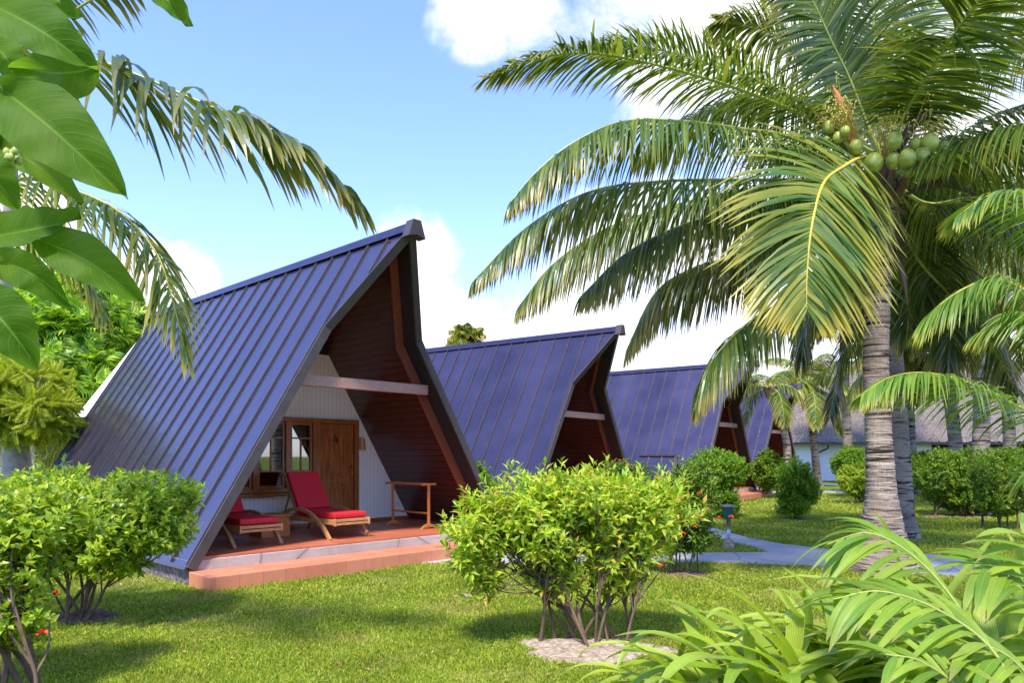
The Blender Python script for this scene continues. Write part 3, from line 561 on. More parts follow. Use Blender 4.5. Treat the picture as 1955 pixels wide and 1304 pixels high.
# timber-posted bungalow at the far left edge
t = thing('bungalow', 'low white bungalow with brown timber posts at the far left edge', 'house', (-17, 24, 0))
g = Geo(); g.box(-6, 1.2, 0, 5, 0, 2.3); g.build('wall', MAT['white'], t); g = Geo(); g.plate([(-6.5, -.6, 2.3), (1.7, -.6, 2.3), (1.7, 2.5, 3.6), (-6.5, 2.5, 3.6)], (0, 0, .12)); g.build('roof', MAT['greyroof'], t)
for x in (-3, -1.3, .4): g = Geo(); g.box(x, x + .14, -.3, -.16, 0, 2.3); g.build('post', MAT['brown'], t)

# ------------------------------------------------------------------ foliage tools
def leaf_t(rows=4, prof=None, fold=.15, droop=.15):
    f = np.linspace(0, 1, rows + 1); wv = np.array([0 if prof is None else 0] * 0) if False else (np.sin(np.pi * f ** .8) ** .8 if prof is None else np.array([prof(x) for x in f]))
    V = []; S = []
    for y, ww in zip(f, wv):
        for x in (-.5, 0, .5): V.append((x * ww, y, abs(x) * ww * fold * 2 - droop * y * y)); S.append(y)
    Fc = [(r * 3 + c, r * 3 + c + 1, r * 3 + c + 4, r * 3 + c + 3) for r in range(rows) for c in (0, 1)]
    return np.array(V), np.array(Fc), np.array(S)
LEAF_S = (np.array([(0, 0, 0), (-.5, .42, .10), (0, .45, 0), (.5, .42, .10), (0, 1, -.12)], float), np.array([(0, 2, 4, 1), (0, 3, 4, 2)]), np.array([0, .4, .45, .4, 1.]))
LEAF_Q = (np.array([(0, 0, 0), (-.5, .45, 0), (0, 1, -.1), (.5, .45, 0)], float), np.array([(0, 3, 2, 1)]), np.array([0, .4, 1, .4]))
def pinnate_t(n=7, lob=.5, wd=.14, droop=.25, fwd=.5, base=.1):
    V = []; Fc = []; S = []; k = 0
    for i in range(n):
        f = base + (1 - base) * i / n; L = lob * (.55 + .6 * math.sin(math.pi * (.15 + .8 * f)))
        for s in (-1, 1):
            z0 = -droop * f * f; dx, dy = s * L, fwd * L
            for (a, b) in ((0, -wd / 2), (.5, -wd * .55), (1, wd * .1), (.5, wd * .6), (0, wd / 2)): pass
            p = [(0, f - wd * .3, z0), (dx * .5, f + dy * .5 - wd * .45, z0 + .04), (dx, f + dy, z0 - .08), (dx * .5, f + dy * .5 + wd * .45, z0 + .03), (0, f + wd * .45, z0)]
            V += p; S += [.2, .5, 1, .5, .2]; Fc += [(k, k + 1, k + 3, k + 4)]; Fc += [(k + 1, k + 2, k + 2, k + 3)] if False else []
            V += [p[1], p[2], p[3], ((p[1][0] + p[3][0]) / 2, (p[1][1] + p[3][1]) / 2, p[1][2])]; S += [.5, 1, .5, .5]; Fc += [(k + 5, k + 6, k + 7, k + 8)]; k += 9
    V += [(-.03, 0, .01), (.03, 0, .01), (.02, 1, -droop), (-.02, 1, -droop)]; Fc += [(k, k + 1, k + 2, k + 3)]; S += [0, 0, 1, 1]
    return np.array(V), np.array(Fc), np.array(S)
BREAD_T = pinnate_t(6, .5, .17, .2, .65); FEATH_T = pinnate_t(13, .20, .055, .15, .15)
def scatter(g, tmpl, P0, D, N, L, W, mi=0):
    V0, F0, S0 = tmpl; D = unit(D); X = unit(np.cross(D, N)); Z = np.cross(X, D); n = len(P0)
    L = np.broadcast_to(L, (n,))[:, None, None]; W = np.broadcast_to(W, (n,))[:, None, None]
    V = P0[:, None] + X[:, None] * V0[None, :, :1] * W + D[:, None] * V0[None, :, 1:2] * L + Z[:, None] * V0[None, :, 2:3] * L
    Fc = F0[None] + (np.arange(n) * len(V0))[:, None, None]
    g.add(V.reshape(-1, 3), Fc.reshape(-1, F0.shape[1]), mi, np.tile(S0, n))
def rnd_dirs(rng, n):
    v = rng.normal(size=(n, 3)); return unit(v)
def lump(d, seed, k=3.0):
    r = np.random.default_rng(seed); o = 0
    for i in range(6): a = r.normal(size=3); o = o + np.sin((d @ unit(a)) * (k + i * 1.1) + r.uniform(0, 6)) / (1 + i * .35)
    return o / 3
def shrub(name, label, base, blobs, ntw, leaf=(.07, .03), mat='hib', seed=1, nst=8, nl=9, tw=.13, shell=.5, flowers=None, group=None, cat='shrub', stem_r=.02, tmpl=LEAF_S, spread=.12, upb=.6, loose=.18, shoots=.0, fk=.72):
    rng = np.random.default_rng(seed); base = Vector(base); t = thing(name, label, cat, base, 0, group); B = np.array(base)
    vol = np.array([b[1][0] * b[1][1] * b[1][2] for b in blobs]) ** (2 / 3); cnt = (ntw * vol / vol.sum()).astype(int)
    TP = []; TD = []
    for bi, ((c, r), m) in enumerate(zip(blobs, cnt)):
        d = rnd_dirs(rng, m * 2); lm = lump(d, seed * 7 + bi, 4.5); d = d[lm > rng.uniform(-1.1, -.25, len(d))][:m]; lm = lump(d, seed * 7 + bi, 4.5)
        rr_ = (shell + (1 - shell) * rng.uniform(0, 1, len(d)) ** .7) * (1 + loose * lm)
        TP.append(np.array(tuple(c)) - B + d * np.array(r) * rr_[:, None]); TD.append(unit(d * np.array([.75, .75, .5]) + np.array([0, 0, upb]) + rng.normal(0, .35, d.shape)))
    TP = np.concatenate(TP); TD = np.concatenate(TD); sh = rng.uniform(0, 1, len(TP)) < shoots
    TD[sh] = unit(TD[sh] * .5 + np.array([0, 0, .9])); TP[sh] += TD[sh] * rng.uniform(.03, .16, (sh.sum(), 1)); ok = TP[:, 2] > .06; TP = TP[ok]; TD = TD[ok]; n = len(TP)
    k = np.arange(nl) / nl; ang = (np.arange(nl) * 2.4)[None] + rng.uniform(0, 6.28, (n, 1))
    A = unit(np.cross(TD, rng.normal(size=(n, 3)))); Bv = np.cross(TD, A)
    rad = np.cos(ang)[..., None] * A[:, None] + np.sin(ang)[..., None] * Bv[:, None]
    P0 = TP[:, None] + TD[:, None] * (tw * (k - .5))[None, :, None]
    D = unit(rad * (1.15 - .8 * k)[None, :, None] + TD[:, None] * (.45 + .6 * k)[None, :, None] + np.array([0, 0, -.12]) + rng.normal(0, .15, P0.shape))
    N = unit(TD[:, None] * .8 - rad * .4 + np.array([0, 0, .7]) + rng.normal(0, .25, P0.shape))
    s = rng.uniform(.65, 1.2, (n, nl)) * (1.05 - .35 * k)[None]
    g = Geo(); scatter(g, tmpl, P0.reshape(-1, 3), D.reshape(-1, 3), N.reshape(-1, 3), (s * leaf[0]).ravel(), (s * leaf[1]).ravel()); g.build('foliage', MAT[mat], t)
    # stems
    g = Geo(); C = np.mean([np.array(tuple(b[0])) for b in blobs], axis=0) - B; sel = rng.choice(n, size=min(n, nst * 9), replace=False); tg = TP[sel]
    an = np.arctan2(tg[:, 1] - 0, tg[:, 0] - 0); order = np.argsort(an)
    for si in range(nst):
        mine = tg[order[si::1][si * 8:si * 8 + 9]] if False else tg[order[si * 9:(si + 1) * 9]]
        if len(mine) == 0: continue
        cen = mine.mean(0); b0 = np.array([rng.normal(0, spread), rng.normal(0, spread * .7), -.03]); b0[:2] += cen[:2] * (.08 + spread * .9)
        mid = b0 + (cen - b0) * np.array([.40, .40, .5]) + rng.normal(0, .03, 3); fork = b0 + (cen - b0) * np.array([fk, fk, fk + .08]) + rng.normal(0, .03, 3)
        P = curve([b0, (b0 + mid) / 2 + rng.normal(0, .015, 3), mid, fork], 12); g.tube(P, np.linspace(stem_r, stem_r * .55, 12) * rng.uniform(.7, 1.2), 7)
        for q in mine:
            i0 = P[rng.integers(5, 12)]; m1 = (i0 + q) / 2 + rng.normal(0, .04, 3) + np.array([0, 0, -.02]); g.tube(curve([i0, m1, q], 7), np.linspace(stem_r * .5, stem_r * .15, 7), 5, cap=False)
    g.build('stems', MAT['stem'], t, smooth=True)
    if flowers:
        fm, pts = flowers
        for p in pts:
            g = Geo(); pp = np.array(tuple(p)) - B; q = 26; d = rnd_dirs(rng, q); d[:, 2] = abs(d[:, 2]) * .8
            scatter(g, LEAF_Q, pp + d * .012, d, rnd_dirs(rng, q), .026, .016); g.build('flower', MAT[fm], t)
    return t
# ------------------------------------------------------------------ palms
def frond(g, pts, L0, n=70, seg=4, width=.03, droop=.6, fwd=.55, lift=.15, rach=.022, seed=1, f0=.14, tipk=.35, side_ref=None, jit=.10, split=0):
    rng = np.random.default_rng(seed); m = 40; C = curve(pts, m); T = unit(np.gradient(C, axis=0))
    g.tube(C, rach * (1 - .88 * np.linspace(0, 1, m) ** .8), 6, 1, cap=False)
    f = f0 + (1 - f0) * (np.arange(n) + .5) / n; ff = np.concatenate([f, f]); sg = np.repeat([1., -1.], n)
    ff = np.clip(ff + rng.normal(0, .25 / n, 2 * n), 0, .999); x = ff * (m - 1); i = x.astype(int); w_ = (x - i)[:, None]
    P = C[i] * (1 - w_) + C[np.minimum(i + 1, m - 1)] * w_; Tt = unit(T[i] * (1 - w_) + T[np.minimum(i + 1, m - 1)] * w_)
    ref = np.array([0, 0, 1.]) if side_ref is None else np.array(side_ref, float)
    S = unit(np.cross(Tt, ref)); N = np.cross(S, Tt); N *= np.sign((N @ ref))[:, None]
    d = unit(S * sg[:, None] + Tt * (fwd * (.5 + 1.3 * ff ** 2))[:, None] + N * lift + rng.normal(0, jit, (2 * n, 3)))
    u = (ff - f0) / (1 - f0); L = L0 * (.50 + .52 * np.sin(np.pi * np.clip(u, 0, 1) ** .75)) * np.where(u > .75, 1 - (u - .75) / .25 * (1 - tipk) * .6, 1) * rng.uniform(.86, 1.06, 2 * n)
    s = np.linspace(0, 1, seg + 1); dr = droop * rng.uniform(.6, 1.35, 2 * n)
    q = d[:, None] * s[None, :, None] + np.array([0, 0, -1.])[None, None] * (dr[:, None] * s[None] ** 2)[..., None]
    st = np.diff(q, axis=1); st = unit(st) / seg; q = np.concatenate([np.zeros((2 * n, 1, 3)), np.cumsum(st, axis=1)], 1) * L[:, None, None]
    Dl = unit(np.gradient(q, axis=1)); W = Tt[:, None] - (Tt[:, None] * Dl).sum(-1, keepdims=True) * Dl + N[:, None] * rng.normal(0, .25, (2 * n, 1, 1)); W = unit(W)
    pr = np.interp(s, [0, .15, .5, .85, 1], [.55, 1, .95, .5, .04]) * width * .5
    cc = P[:, None] + q; V = np.stack([cc - W * pr[None, :, None], cc + W * pr[None, :, None]], 2)
    b = np.arange(2 * n)[:, None] * 2 * (seg + 1) + np.arange(seg)[None] * 2
    Fc = np.stack([b, b + 1, b + 3, b + 2], -1).reshape(-1, 4)
    g.add(V.reshape(-1, 3), Fc, 0, np.tile(np.repeat(s, 2), 2 * n) * (.65 + .5 * np.repeat(u, 2 * (seg + 1))))
def trunk_geo(pts, rad, seed=1, ring=.09, amp=.06, n=28):
    C = curve(pts, 3); Ltot = sum((Vector(pts[i + 1]) - Vector(pts[i])).length for i in range(len(pts) - 1)); m = int(Ltot / .012) if ring < .2 else 60
    C = curve(pts, m); rng = np.random.default_rng(seed); s = np.linspace(0, 1, m); r = np.interp(s, [a for a, _ in rad], [b for _, b in rad])
    z = s * Ltot; ph = z / ring + .25 * np.sin(z * 7 + seed); saw = (ph % 1); th = np.linspace(0, 2 * np.pi, n, endpoint=False)
    k = np.floor(ph).astype(int); tilt = rng.normal(0, .35, k.max() + 2)[k]; ta = rng.uniform(0, 6.28, k.max() + 2)[k]
    saw2 = ((ph[:, None] + tilt[:, None] * np.cos(th[None] - ta[:, None])) % 1)
    rr_ = r[:, None] * (1 + amp * (saw2 - .4) * np.interp(s, [0, .15, 1], [.4, 1, 1.2])[:, None] + .03 * np.sin(3 * th + z[:, None] * 1.3) + rng.normal(0, .008, (m, n)))
    V = np.stack([C[:, 0:1] + rr_ * np.cos(th), C[:, 1:2] + rr_ * np.sin(th), C[:, 2:3] + 0 * rr_], -1)
    i = np.arange(m - 1)[:, None] * n; j = np.arange(n)[None]
    g = Geo(); g.add(V.reshape(-1, 3), np.stack([i + j, i + (j + 1) % n, i + n + (j + 1) % n, i + n + j], -1).reshape(-1, 4)); return g
def rel(pts, o): return [Vector(p) - Vector(o) for p in pts]
# the main coconut palm
B = gr(1687, 1088); t = thing('coconut_palm', 'big coconut palm with green coconuts, its ringed trunk beside the path at right', 'palm tree', B)
top = at(1688, 330, 10.15)
tp = [gr(1685, 1092), at(1683, 960, 10), at(1676, 820, 10), at(1672, 690, 10.05), at(1678, 540, 10.1), at(1688, 345, 10.15)]
trunk_geo(rel(tp, B), [(0, .46), (.05, .40), (.12, .285), (.2, .213), (.25, .19), (.38, .168), (.7, .16), (1, .17)], 3, .10, .07, 36).build('trunk', MAT['bark'], t, smooth=True)
def A(*p): return [at(u, v, y) for u, v, y in p]
MF = [  # pts, leaflet length, material, droop, lift, seed, n
 (A((1680, 300, 10.1), (1560, 232, 9.7), (1390, 162, 9.2), (1184, 108, 8.8), (1052, 105, 8.5), (925, 148, 8.3)), .80, 'frond', .45, .2, 88),
 (A((1680, 270, 10.3), (1479, 168, 10.6), (1346, 118, 10.7), (1224, 88, 10.8), (1135, 96, 10.9)), .80, 'frond', .35, .35, 70),
 (A((1680, 310, 10.1), (1600, 282, 9.7), (1480, 256, 9.3), (1312, 232, 8.9), (1194, 231, 8.7), (1101, 268, 8.5), (1027, 325, 8.4), (975, 385, 8.3)), .95, 'frond', 1.5, -.1, 92),
 (A((1675, 330, 10.1), (1590, 342, 9.8), (1480, 343, 9.6), (1273, 345, 9.4), (1125, 366, 9.3), (1003, 436, 9.2), (905, 535, 9.1)), 1.05, 'frond', 1.6, -.1, 92),
 (A((1675, 330, 10.3), (1520, 350, 10.6), (1350, 375, 10.8), (1180, 425, 10.9), (1060, 500, 10.9), (990, 585, 10.9)), 1.15, 'frond', 1.5, -.1, 84),
 (A((1675, 340, 10.2), (1520, 375, 10.0), (1330, 420, 9.9), (1200, 480, 9.8), (1112, 562, 9.7)), 1.1, 'frondD', 1.4, -.1, 80),
 (A((1675, 350, 10.4), (1540, 430, 10.8), (1410, 486, 11), (1322, 512, 11.1), (1250, 560, 11.2), (1196, 668, 11.2)), 1.25, 'frondD', 1.6, -.1, 84),
 (A((1675, 355, 10.3), (1590, 480, 10.1), (1500, 568, 10.0), (1437, 610, 9.9), (1386, 656, 9.8), (1346, 712, 9.8), (1328, 775, 9.8)), 1.05, 'frond', 1.5, 0, 84),
 (A((1685, 320, 10.0), (1650, 300, 9.6), (1610, 318, 9.1), (1572, 350, 8.7), (1550, 430, 8.4), (1541, 520, 8.3), (1540, 590, 8.25)), 1.45, 'frondY', .40, .05, 56),
 (A((1680, 360, 10.5), (1660, 520, 11.1), (1630, 630, 11.3), (1605, 695, 11.4), (1584, 800, 11.4)), .95, 'frondD', .5, 0, 66),
 (A((1690, 310, 10.1), (1725, 223, 9.7), (1759, 163, 9.3), (1815, 73, 8.7), (1871, 0, 8.1), (1960, -90, 7.3)), 1.15, 'frond', .35, .1, 84),
 (A((1685, 300, 10.1), (1655, 235, 10), (1622, 150, 9.8), (1587, 77, 9.6), (1545, -10, 9.4), (1480, -90, 9.2)), 1.2, 'frond', .3, .15, 80),
 (A((1688, 300, 10.1), (1672, 200, 10.2), (1668, 60, 10.1), (1666, -60, 9.9), (1650, -200, 9.4)), 1.15, 'frond', .3, .15, 70),
 (A((1695, 320, 10.1), (1815, 286, 9.8), (1955, 249, 9.5), (2100, 270, 9.2), (2230, 340, 9.0)), 1.1, 'frond', 1.4, 0, 80),
 (A((1700, 345, 10.2), (1768, 388, 10.4), (1850, 378, 10.6), (1950, 385, 10.8), (2080, 430, 10.9), (2180, 520, 11)), 1.25, 'frondD', 1.7, -.1, 80),
 (A((1690, 360, 10.5), (1750, 490, 11.2), (1830, 580, 11.6), (1893, 660, 11.8), (1945, 755, 11.9)), 1.0, 'frondD', 1.2, 0, 74),
 (A((1695, 300, 10.3), (1790, 180, 10.6), (1880, 110, 10.8), (1990, 80, 11), (2120, 110, 11.1)), 1.15, 'frond', .9, .2, 80),
 (A((1685, 300, 10.4), (1600, 170, 10.9), (1520, 90, 11.2), (1440, 50, 11.4), (1370, 40, 11.5)), 1.1, 'frond', .6, .3, 74),
 (A((1690, 290, 10.5), (1740, 120, 11), (1790, 0, 11.4), (1850, -70, 11.6)), 1.1, 'frond', .4, .2, 70),
 (A((1690, 340, 10.0), (1790, 300, 9.3), (1900, 250, 8.5), (2030, 230, 7.7), (2150, 270, 7.1)), 1.0, 'frond', 1.1, .1, 76),
 (A((1680, 340, 10.4), (1600, 380, 11.2), (1500, 420, 11.8), (1420, 470, 12), (1360, 540, 12)), 1.2, 'frondD', 1.4, 0, 74),
]
MF += [
 (A((1685, 345, 10.4), (1630, 420, 11), (1580, 500, 11.3), (1545, 590, 11.4), (1530, 690, 11.4)), 1.1, 'frondD', 1.2, 0, 70),
 (A((1700, 350, 10.5), (1760, 430, 11.2), (1800, 520, 11.5), (1815, 620, 11.6), (1812, 700, 11.6)), 1.1, 'frondD', 1.2, 0, 70),
 (A((1690, 310, 10.4), (1560, 200, 11), (1430, 190, 11.5), (1310, 230, 11.8), (1220, 300, 11.9)), 1.15, 'frond', 1.2, .1, 74),
 (A((1690, 320, 10.2), (1760, 300, 10.6), (1850, 320, 10.9), (1940, 380, 11.1), (2010, 470, 11.2)), 1.1, 'frond', 1.2, .1, 74),
 (A((1690, 300, 10.4), (1800, 100, 11.2), (1900, 20, 11.6), (2010, -30, 11.9)), 1.2, 'frond', .5, .2, 74),
 (A((1685, 300, 10.5), (1640, 130, 11.4), (1560, 20, 11.8), (1470, -20, 12)), 1.2, 'frond', .4, .3, 74),
 (A((1690, 340, 10.6), (1720, 450, 11.6), (1735, 560, 11.9), (1730, 660, 12)), 1.0, 'frondD', 1.2, 0, 70),
]
for i, (p, L, m, dr, li, n) in enumerate(MF):
    p = [q + (q - p[0]) * 0 for q in p]; Ln = sum((p[j + 1] - p[j]).length for j in range(len(p) - 1))
    g = Geo(); sr = (0.15, -1, .45) if m == 'frondY' else None
    if i in (10, 11, 12, 18): sr = (0, -1, .25)
    frond(g, rel(p, B), L * 1.0, int(n * (2.1 if m != 'frondY' else 2.2)), 5, 0.032 if m != 'frondY' else .050, dr, .6, li, .034, i + 1, .16, .35, sr)
    g.build('frond', [MAT[m], MAT['rachisY' if m == 'frondY' else 'rachis']], t)
Bn = np.array(B)
nuts = [(1707, 268, 34), (1775, 272, 36), (1800, 282, 30), (1732, 302, 34), (1760, 298, 36), (1802, 308, 34), (1768, 322, 34), (1735, 325, 30), (1668, 310, 36), (1706, 306, 30), (1747, 275, 30),
        (1581, 243, 26), (1613, 250, 24), (1576, 268, 20), (1600, 262, 22), (1634, 280, 26), (1527, 320, 24), (1578, 318, 26), (1550, 322, 22), (1786, 330, 26)]
rr = random.Random(3)
for u, v, dpx in nuts:
    Y = 9.40 + rr.uniform(-.12, .12); c = np.array(at(u, v, Y)) - Bn; r = dpx / F * Y / 2 * rr.uniform(.78, .98)
    g = Geo(); th = np.linspace(0, np.pi, 11); g.ball(c, (r, r, r * 1.18), 16, 12)
    V = g.V[0]; z = (V[:, 2] - c[2]) / (r * 1.18); V[:, :2] = c[:2] + (V[:, :2] - c[:2]) * (1 - .12 * z[:, None] ** 3)
    g.ball(c + np.array([0, 0, r * 1.15]), (r * .38, r * .38, r * .16), 10, 4, 1); g.build('coconut', [MAT['nut'], MAT['spathe_d']], t, smooth=True)
g = Geo()   # flower stalks
rng = np.random.default_rng(8)
for (u, v, k) in ((1590, 215, 60), (1690, 235, 30), (1780, 245, 36), (1560, 240, 24)):
    b = np.array(at((u + 1690) / 2, v + 70, 9.8)) - Bn; c = np.array(at(u, v, 9.5)) - Bn
    for j in range(k):
        e = c + rng.normal(0, .13, 3); g.tube(curve([b, (b + e) / 2 + rng.normal(0, .05, 3), e, e + np.array([rng.normal(0, .05), 0, -.08])], 6), .005, 4, cap=False)
        for q in range(3): g.ball(e + rng.normal(0, .03, 3), .012, 5, 4)
g.build('flower_stalk', MAT['flowerstalk'], t)
for pts, wd, m in (([(1640, 330), (1612, 220), (1587, 158)], .07, 'spathe'), ([(1630, 300), (1580, 232), (1545, 198)], .05, 'spathe_d'), ([(1710, 300), (1745, 235), (1790, 214)], .07, 'spathe_d'), ([(1730, 370), (1800, 348), (1868, 372)], .07, 'spathe_d'), ([(1705, 480), (1722, 520), (1733, 580)], .035, 'spathe_d')):
    g = Geo(); g.tube(curve(rel([at(u, v, 9.75 - .1 * i) for i, (u, v) in enumerate(pts)], B), 12), wd * np.sin(np.linspace(.25, 3.1, 12)), 8); g.build('spathe', MAT[m], t, smooth=True)
g = Geo()  # fibrous sheath and old leaf bases
for j in range(16):
    a = rng.uniform(0, 6.28); r = .16; b = np.array(at(1688, 400 - 6 * j * .6, 10.15)) - Bn; e = b + np.array([math.cos(a) * .38, math.sin(a) * .38, .30 + rng.uniform(-.1, .1)])
    g.tube(curve([b + np.array([math.cos(a) * .1, math.sin(a) * .1, -.1]), (b + e) / 2 + np.array([math.cos(a) * .05, math.sin(a) * .05, -.05]), e], 8), np.linspace(.085, .03, 8), 7)
for j in range(260):
    a = rng.uniform(0, 6.28); b = np.array(at(1688, rng.uniform(360, 480), 10.15)) - Bn + np.array([math.cos(a) * .17, math.sin(a) * .17, 0]); e = b + np.array([math.cos(a) * .1, math.sin(a) * .1, -rng.uniform(.05, .22)])
    g.tube([b, (b + e) / 2 + rng.normal(0, .015, 3), e], .005, 4, cap=False)
g.build('leaf_sheath', MAT['fibre'], t)

def palm(name, label, base, topp, L, nf, leaf, mat='frondS', seed=1, tr=(.2, .13), bend=(0, 0), group='background palms', width=.05, nleaf=44, elev=(-.35, 1.25), az=None, fr=1.0, bark='bark2'):
    base = Vector(base); topp = Vector(topp); t = thing(name, label, 'palm tree', base, 0, group); rng = np.random.default_rng(seed); T = topp - base
    mid = T * .5 + Vector((bend[0], bend[1], 0)); P = [Vector((0, 0, -.05)), mid, T]
    trunk_geo(P, [(0, tr[0] * 1.5), (.08, tr[0]), (1, tr[1])], seed, .14, .06, 16).build('trunk', MAT[bark], t, smooth=True)
    g = Geo(); T = np.array(T)
    for i in range(nf):
        a = (i * 2.39996 + rng.uniform(-.3, .3)) if az is None else az[i % len(az)] + rng.uniform(-.2, .2); e = elev[0] + (elev[1] - elev[0]) * ((i + .5) / nf) + rng.uniform(-.15, .15)
        h = np.array([math.cos(a), math.sin(a), 0]); Lf = L * rng.uniform(.85, 1.1); p = T.copy(); pts = [p.copy()]; ee = e + .35
        for k in range(6):
            p = p + (h * math.cos(ee) + np.array([0, 0, math.sin(ee)])) * Lf / 6; pts.append(p.copy()); ee -= (.26 if e > .5 else .32) * (1 if ee > -1.2 else .2) * fr
        frond(g, pts, leaf, int(nleaf * 1.6), 3, width * .85, 1.0, .6, 0, .022, seed * 31 + i, .15)
    for k in range(14): a = k * 1.1; g.tube([T + np.array([0, 0, -.35]), T + np.array([math.cos(a) * .18, math.sin(a) * .18, .05])], [.08, .04], 6, 2)
    g.build('crown', [MAT[mat], MAT['rachis'], MAT['fibre']], t)
    return t
palm('coconut_palm', 'second coconut palm, its leaning smooth grey trunk right behind the main trunk', gr(1727, 1028), at(1697, 470, 14.2), 3.4, 24, .9, 'frondD', 5, (.21, .13), (-.02, 0), 'background palms', .04, 60, bark='bark2')
palm('slender_palm', 'slender leaning palm with sparse drooping crown in front of the farthest cabin', gr(1499, 954), at(1468, 742, 27), 1.9, 9, .75, 'frondS', 6, (.16, .11), (.35, 0), 'background palms', .035, 40, (-.9, .9), fr=1.2)
palm('coconut_palm', 'pale thin trunked palm with yellowed drooping fronds at the left corner of the thatched building', gr(1562, 929), at(1543, 735, 36.5), 3.2, 16, .95, 'frondY', 7, (.2, .16), (0, 0), 'background palms', .07, 40, (-.8, .9))
palm('coconut_palm', 'thick short trunked palm between the main trunk and the hedge, before the thatch', gr(1737, 945), at(1729, 705, 29), 2.9, 20, 1.0, 'frondS', 8, (.3, .25), (0, 0), 'background palms', .06, 44)
palm('coconut_palm', 'palm with ringed trunk rising behind the middle of the right hedge', gr(1834, 953), at(1797, 640, 26), 3.4, 22, 1.0, 'frondS', 9, (.24, .2), (.05, 0), 'background palms', .05, 50)
palm('coconut_palm', 'palm rising behind the hedge near the right edge of the lawn', gr(1932, 940), at(1915, 590, 31), 3.8, 22, 1.1, 'frondS', 10, (.26, .2), (0, 0), 'background palms', .06, 50)
palm('coconut_palm', 'tall dark palm high behind the coconuts at right', gr(1868, 985), at(1850, 470, 20), 3.4, 26, 1.0, 'frondD', 11, (.22, .17), (.2, 0), 'background palms', .05, 56)
palm('coconut_palm', 'dense palm beyond the right edge of the hedge, under the tall dark palm', gr(1990, 970), at(1985, 560, 22), 3.8, 24, 1.1, 'frondS', 12, (.22, .17), (0, 0), 'background palms', .06, 50)
palm('coconut_palm', 'palm crown showing between the main trunk and the dark palm, over the thatched roof', gr(1700, 925), at(1770, 540, 38), 4.6, 24, 1.2, 'frondS', 13, (.25, .2), (0, 0), 'background palms', .09, 44)
palm('coconut_palm', 'far palm left of the main trunk with its crown over the thatched roof corner', gr(1620, 925), at(1610, 630, 40), 3.6, 20, 1.1, 'frondS', 14, (.25, .2), (0, 0), 'background palms', .09, 40)
palm('fan_palm', 'small palm top peeking over the ridge of the second cabin', (-2.5, 45, 0), at(890, 655, 45), 1.5, 26, .8, 'frondS', 15, (.2, .15), (0, 0), None, .08, 24, (-.1, 1.4))
# bright palm whose fronds reach in from the right
B = Vector((5.9, 6.6, 0)); t = thing('young_palm', 'bright green palm reaching in from the right edge, its arching fronds before the hedge', 'palm tree', B)
RC = Vector((5.95, 6.6, 1.7)); Bn = np.array(B)
trunk_geo(rel([B, (B + RC) / 2, RC], B), [(0, .16), (.1, .12), (1, .10)], 22, .12, .05, 16).build('trunk', MAT['bark2'], t, smooth=True)
for i, (p, L, n, dr) in enumerate([
    ([RC, at(2110, 860, 6.5), at(1955, 782, 6.3), at(1860, 735, 6.15), at(1770, 712, 6.05), at(1700, 720, 6.0), at(1648, 752, 5.95)], .52, 70, .9),
    ([RC, at(2100, 650, 6.7), at(1955, 552, 6.9), at(1891, 533, 7.0), at(1838, 552, 7.0), at(1790, 585, 7.05), at(1765, 610, 7.1)], .62, 64, .9),
    ([RC, at(2150, 560, 6.0), at(2060, 430, 5.9), at(1970, 372, 5.8), at(1890, 372, 5.8), at(1830, 410, 5.8)], .55, 50, .7),
    ([RC, at(2150, 700, 7.4), at(2040, 620, 7.8), at(1940, 600, 8.1), at(1860, 640, 8.3)], .65, 60, .9),
    ([RC, at(2200, 860, 6.2), at(2100, 820, 5.8), at(2010, 850, 5.5), at(1960, 920, 5.4)], .5, 50, .9),
    ([RC, (6.6, 5.8, 3.0), (7.4, 5.2, 3.2), (8.0, 4.8, 2.7)], .6, 50, .9), ([RC, (6.6, 7.4, 3.2), (7.4, 8.2, 3.4), (8.2, 8.8, 2.9)], .6, 50, .9)]):
    g = Geo(); frond(g, rel(p, B), L * 1.15, int(n * 1.6), 5, .020, dr, .8, .05, .016, 70 + i, .2, .5); g.build('frond', [MAT['frondB'], MAT['rachisY']], t)
# palm out of frame at the left whose fronds hang into the sky
B = Vector((-5.2, 5.6, 0)); t = thing('leaning_palm', 'palm outside the left edge whose two brown tinged fronds hang into the blue sky', 'palm tree', B)
LC = Vector((-4.9, 5.5, 4.6))
trunk_geo(rel([B, (B + LC) / 2 + Vector((-.2, 0, 0)), LC], B), [(0, .24), (.1, .17), (1, .13)], 25, .12, .05, 20).build('trunk', MAT['bark2'], t, smooth=True)
for i, (p, L, n, dr, wd) in enumerate([
    ([LC, at(-90, 70, 5.2), at(0, 72, 5.05), at(177, 113, 4.9), at(268, 145, 4.85), at(408, 205, 4.8), at(483, 233, 4.8), at(590, 290, 4.8), at(680, 380, 4.8)], .76, 84, .8, .040),
    ([LC, at(-60, 340, 5.3), at(60, 340, 5.2), at(156, 368, 5.15), at(236, 410, 5.1), at(300, 486, 5.05), at(328, 570, 5.0), at(352, 665, 5.0)], .66, 96, 1.1, .024),
    ([LC, at(-100, 20, 4.4), at(20, -40, 4.1), at(130, -60, 3.9), at(230, -40, 3.8)], .5, 36, .9, .035),
    ([LC, at(-60, 420, 6), at(20, 430, 6.1), at(90, 455, 6.2), at(160, 520, 6.3), at(200, 600, 6.3)], .55, 60, 1.4, .026),
    ([LC, (-5.8, 5.2, 5.2), (-6.8, 4.9, 5.0), (-7.6, 4.6, 4.2)], .7, 50, .9, .035)]):
    g = Geo(); frond(g, rel(p, B), L, n, 5, wd, dr, .75, .1, .020, 90 + i, .12, .7, None, .2); g.build('frond', [MAT['frondY' if i in (1, 3) else 'frondD'], MAT['rachisY' if i == 1 else 'rachis']], t)

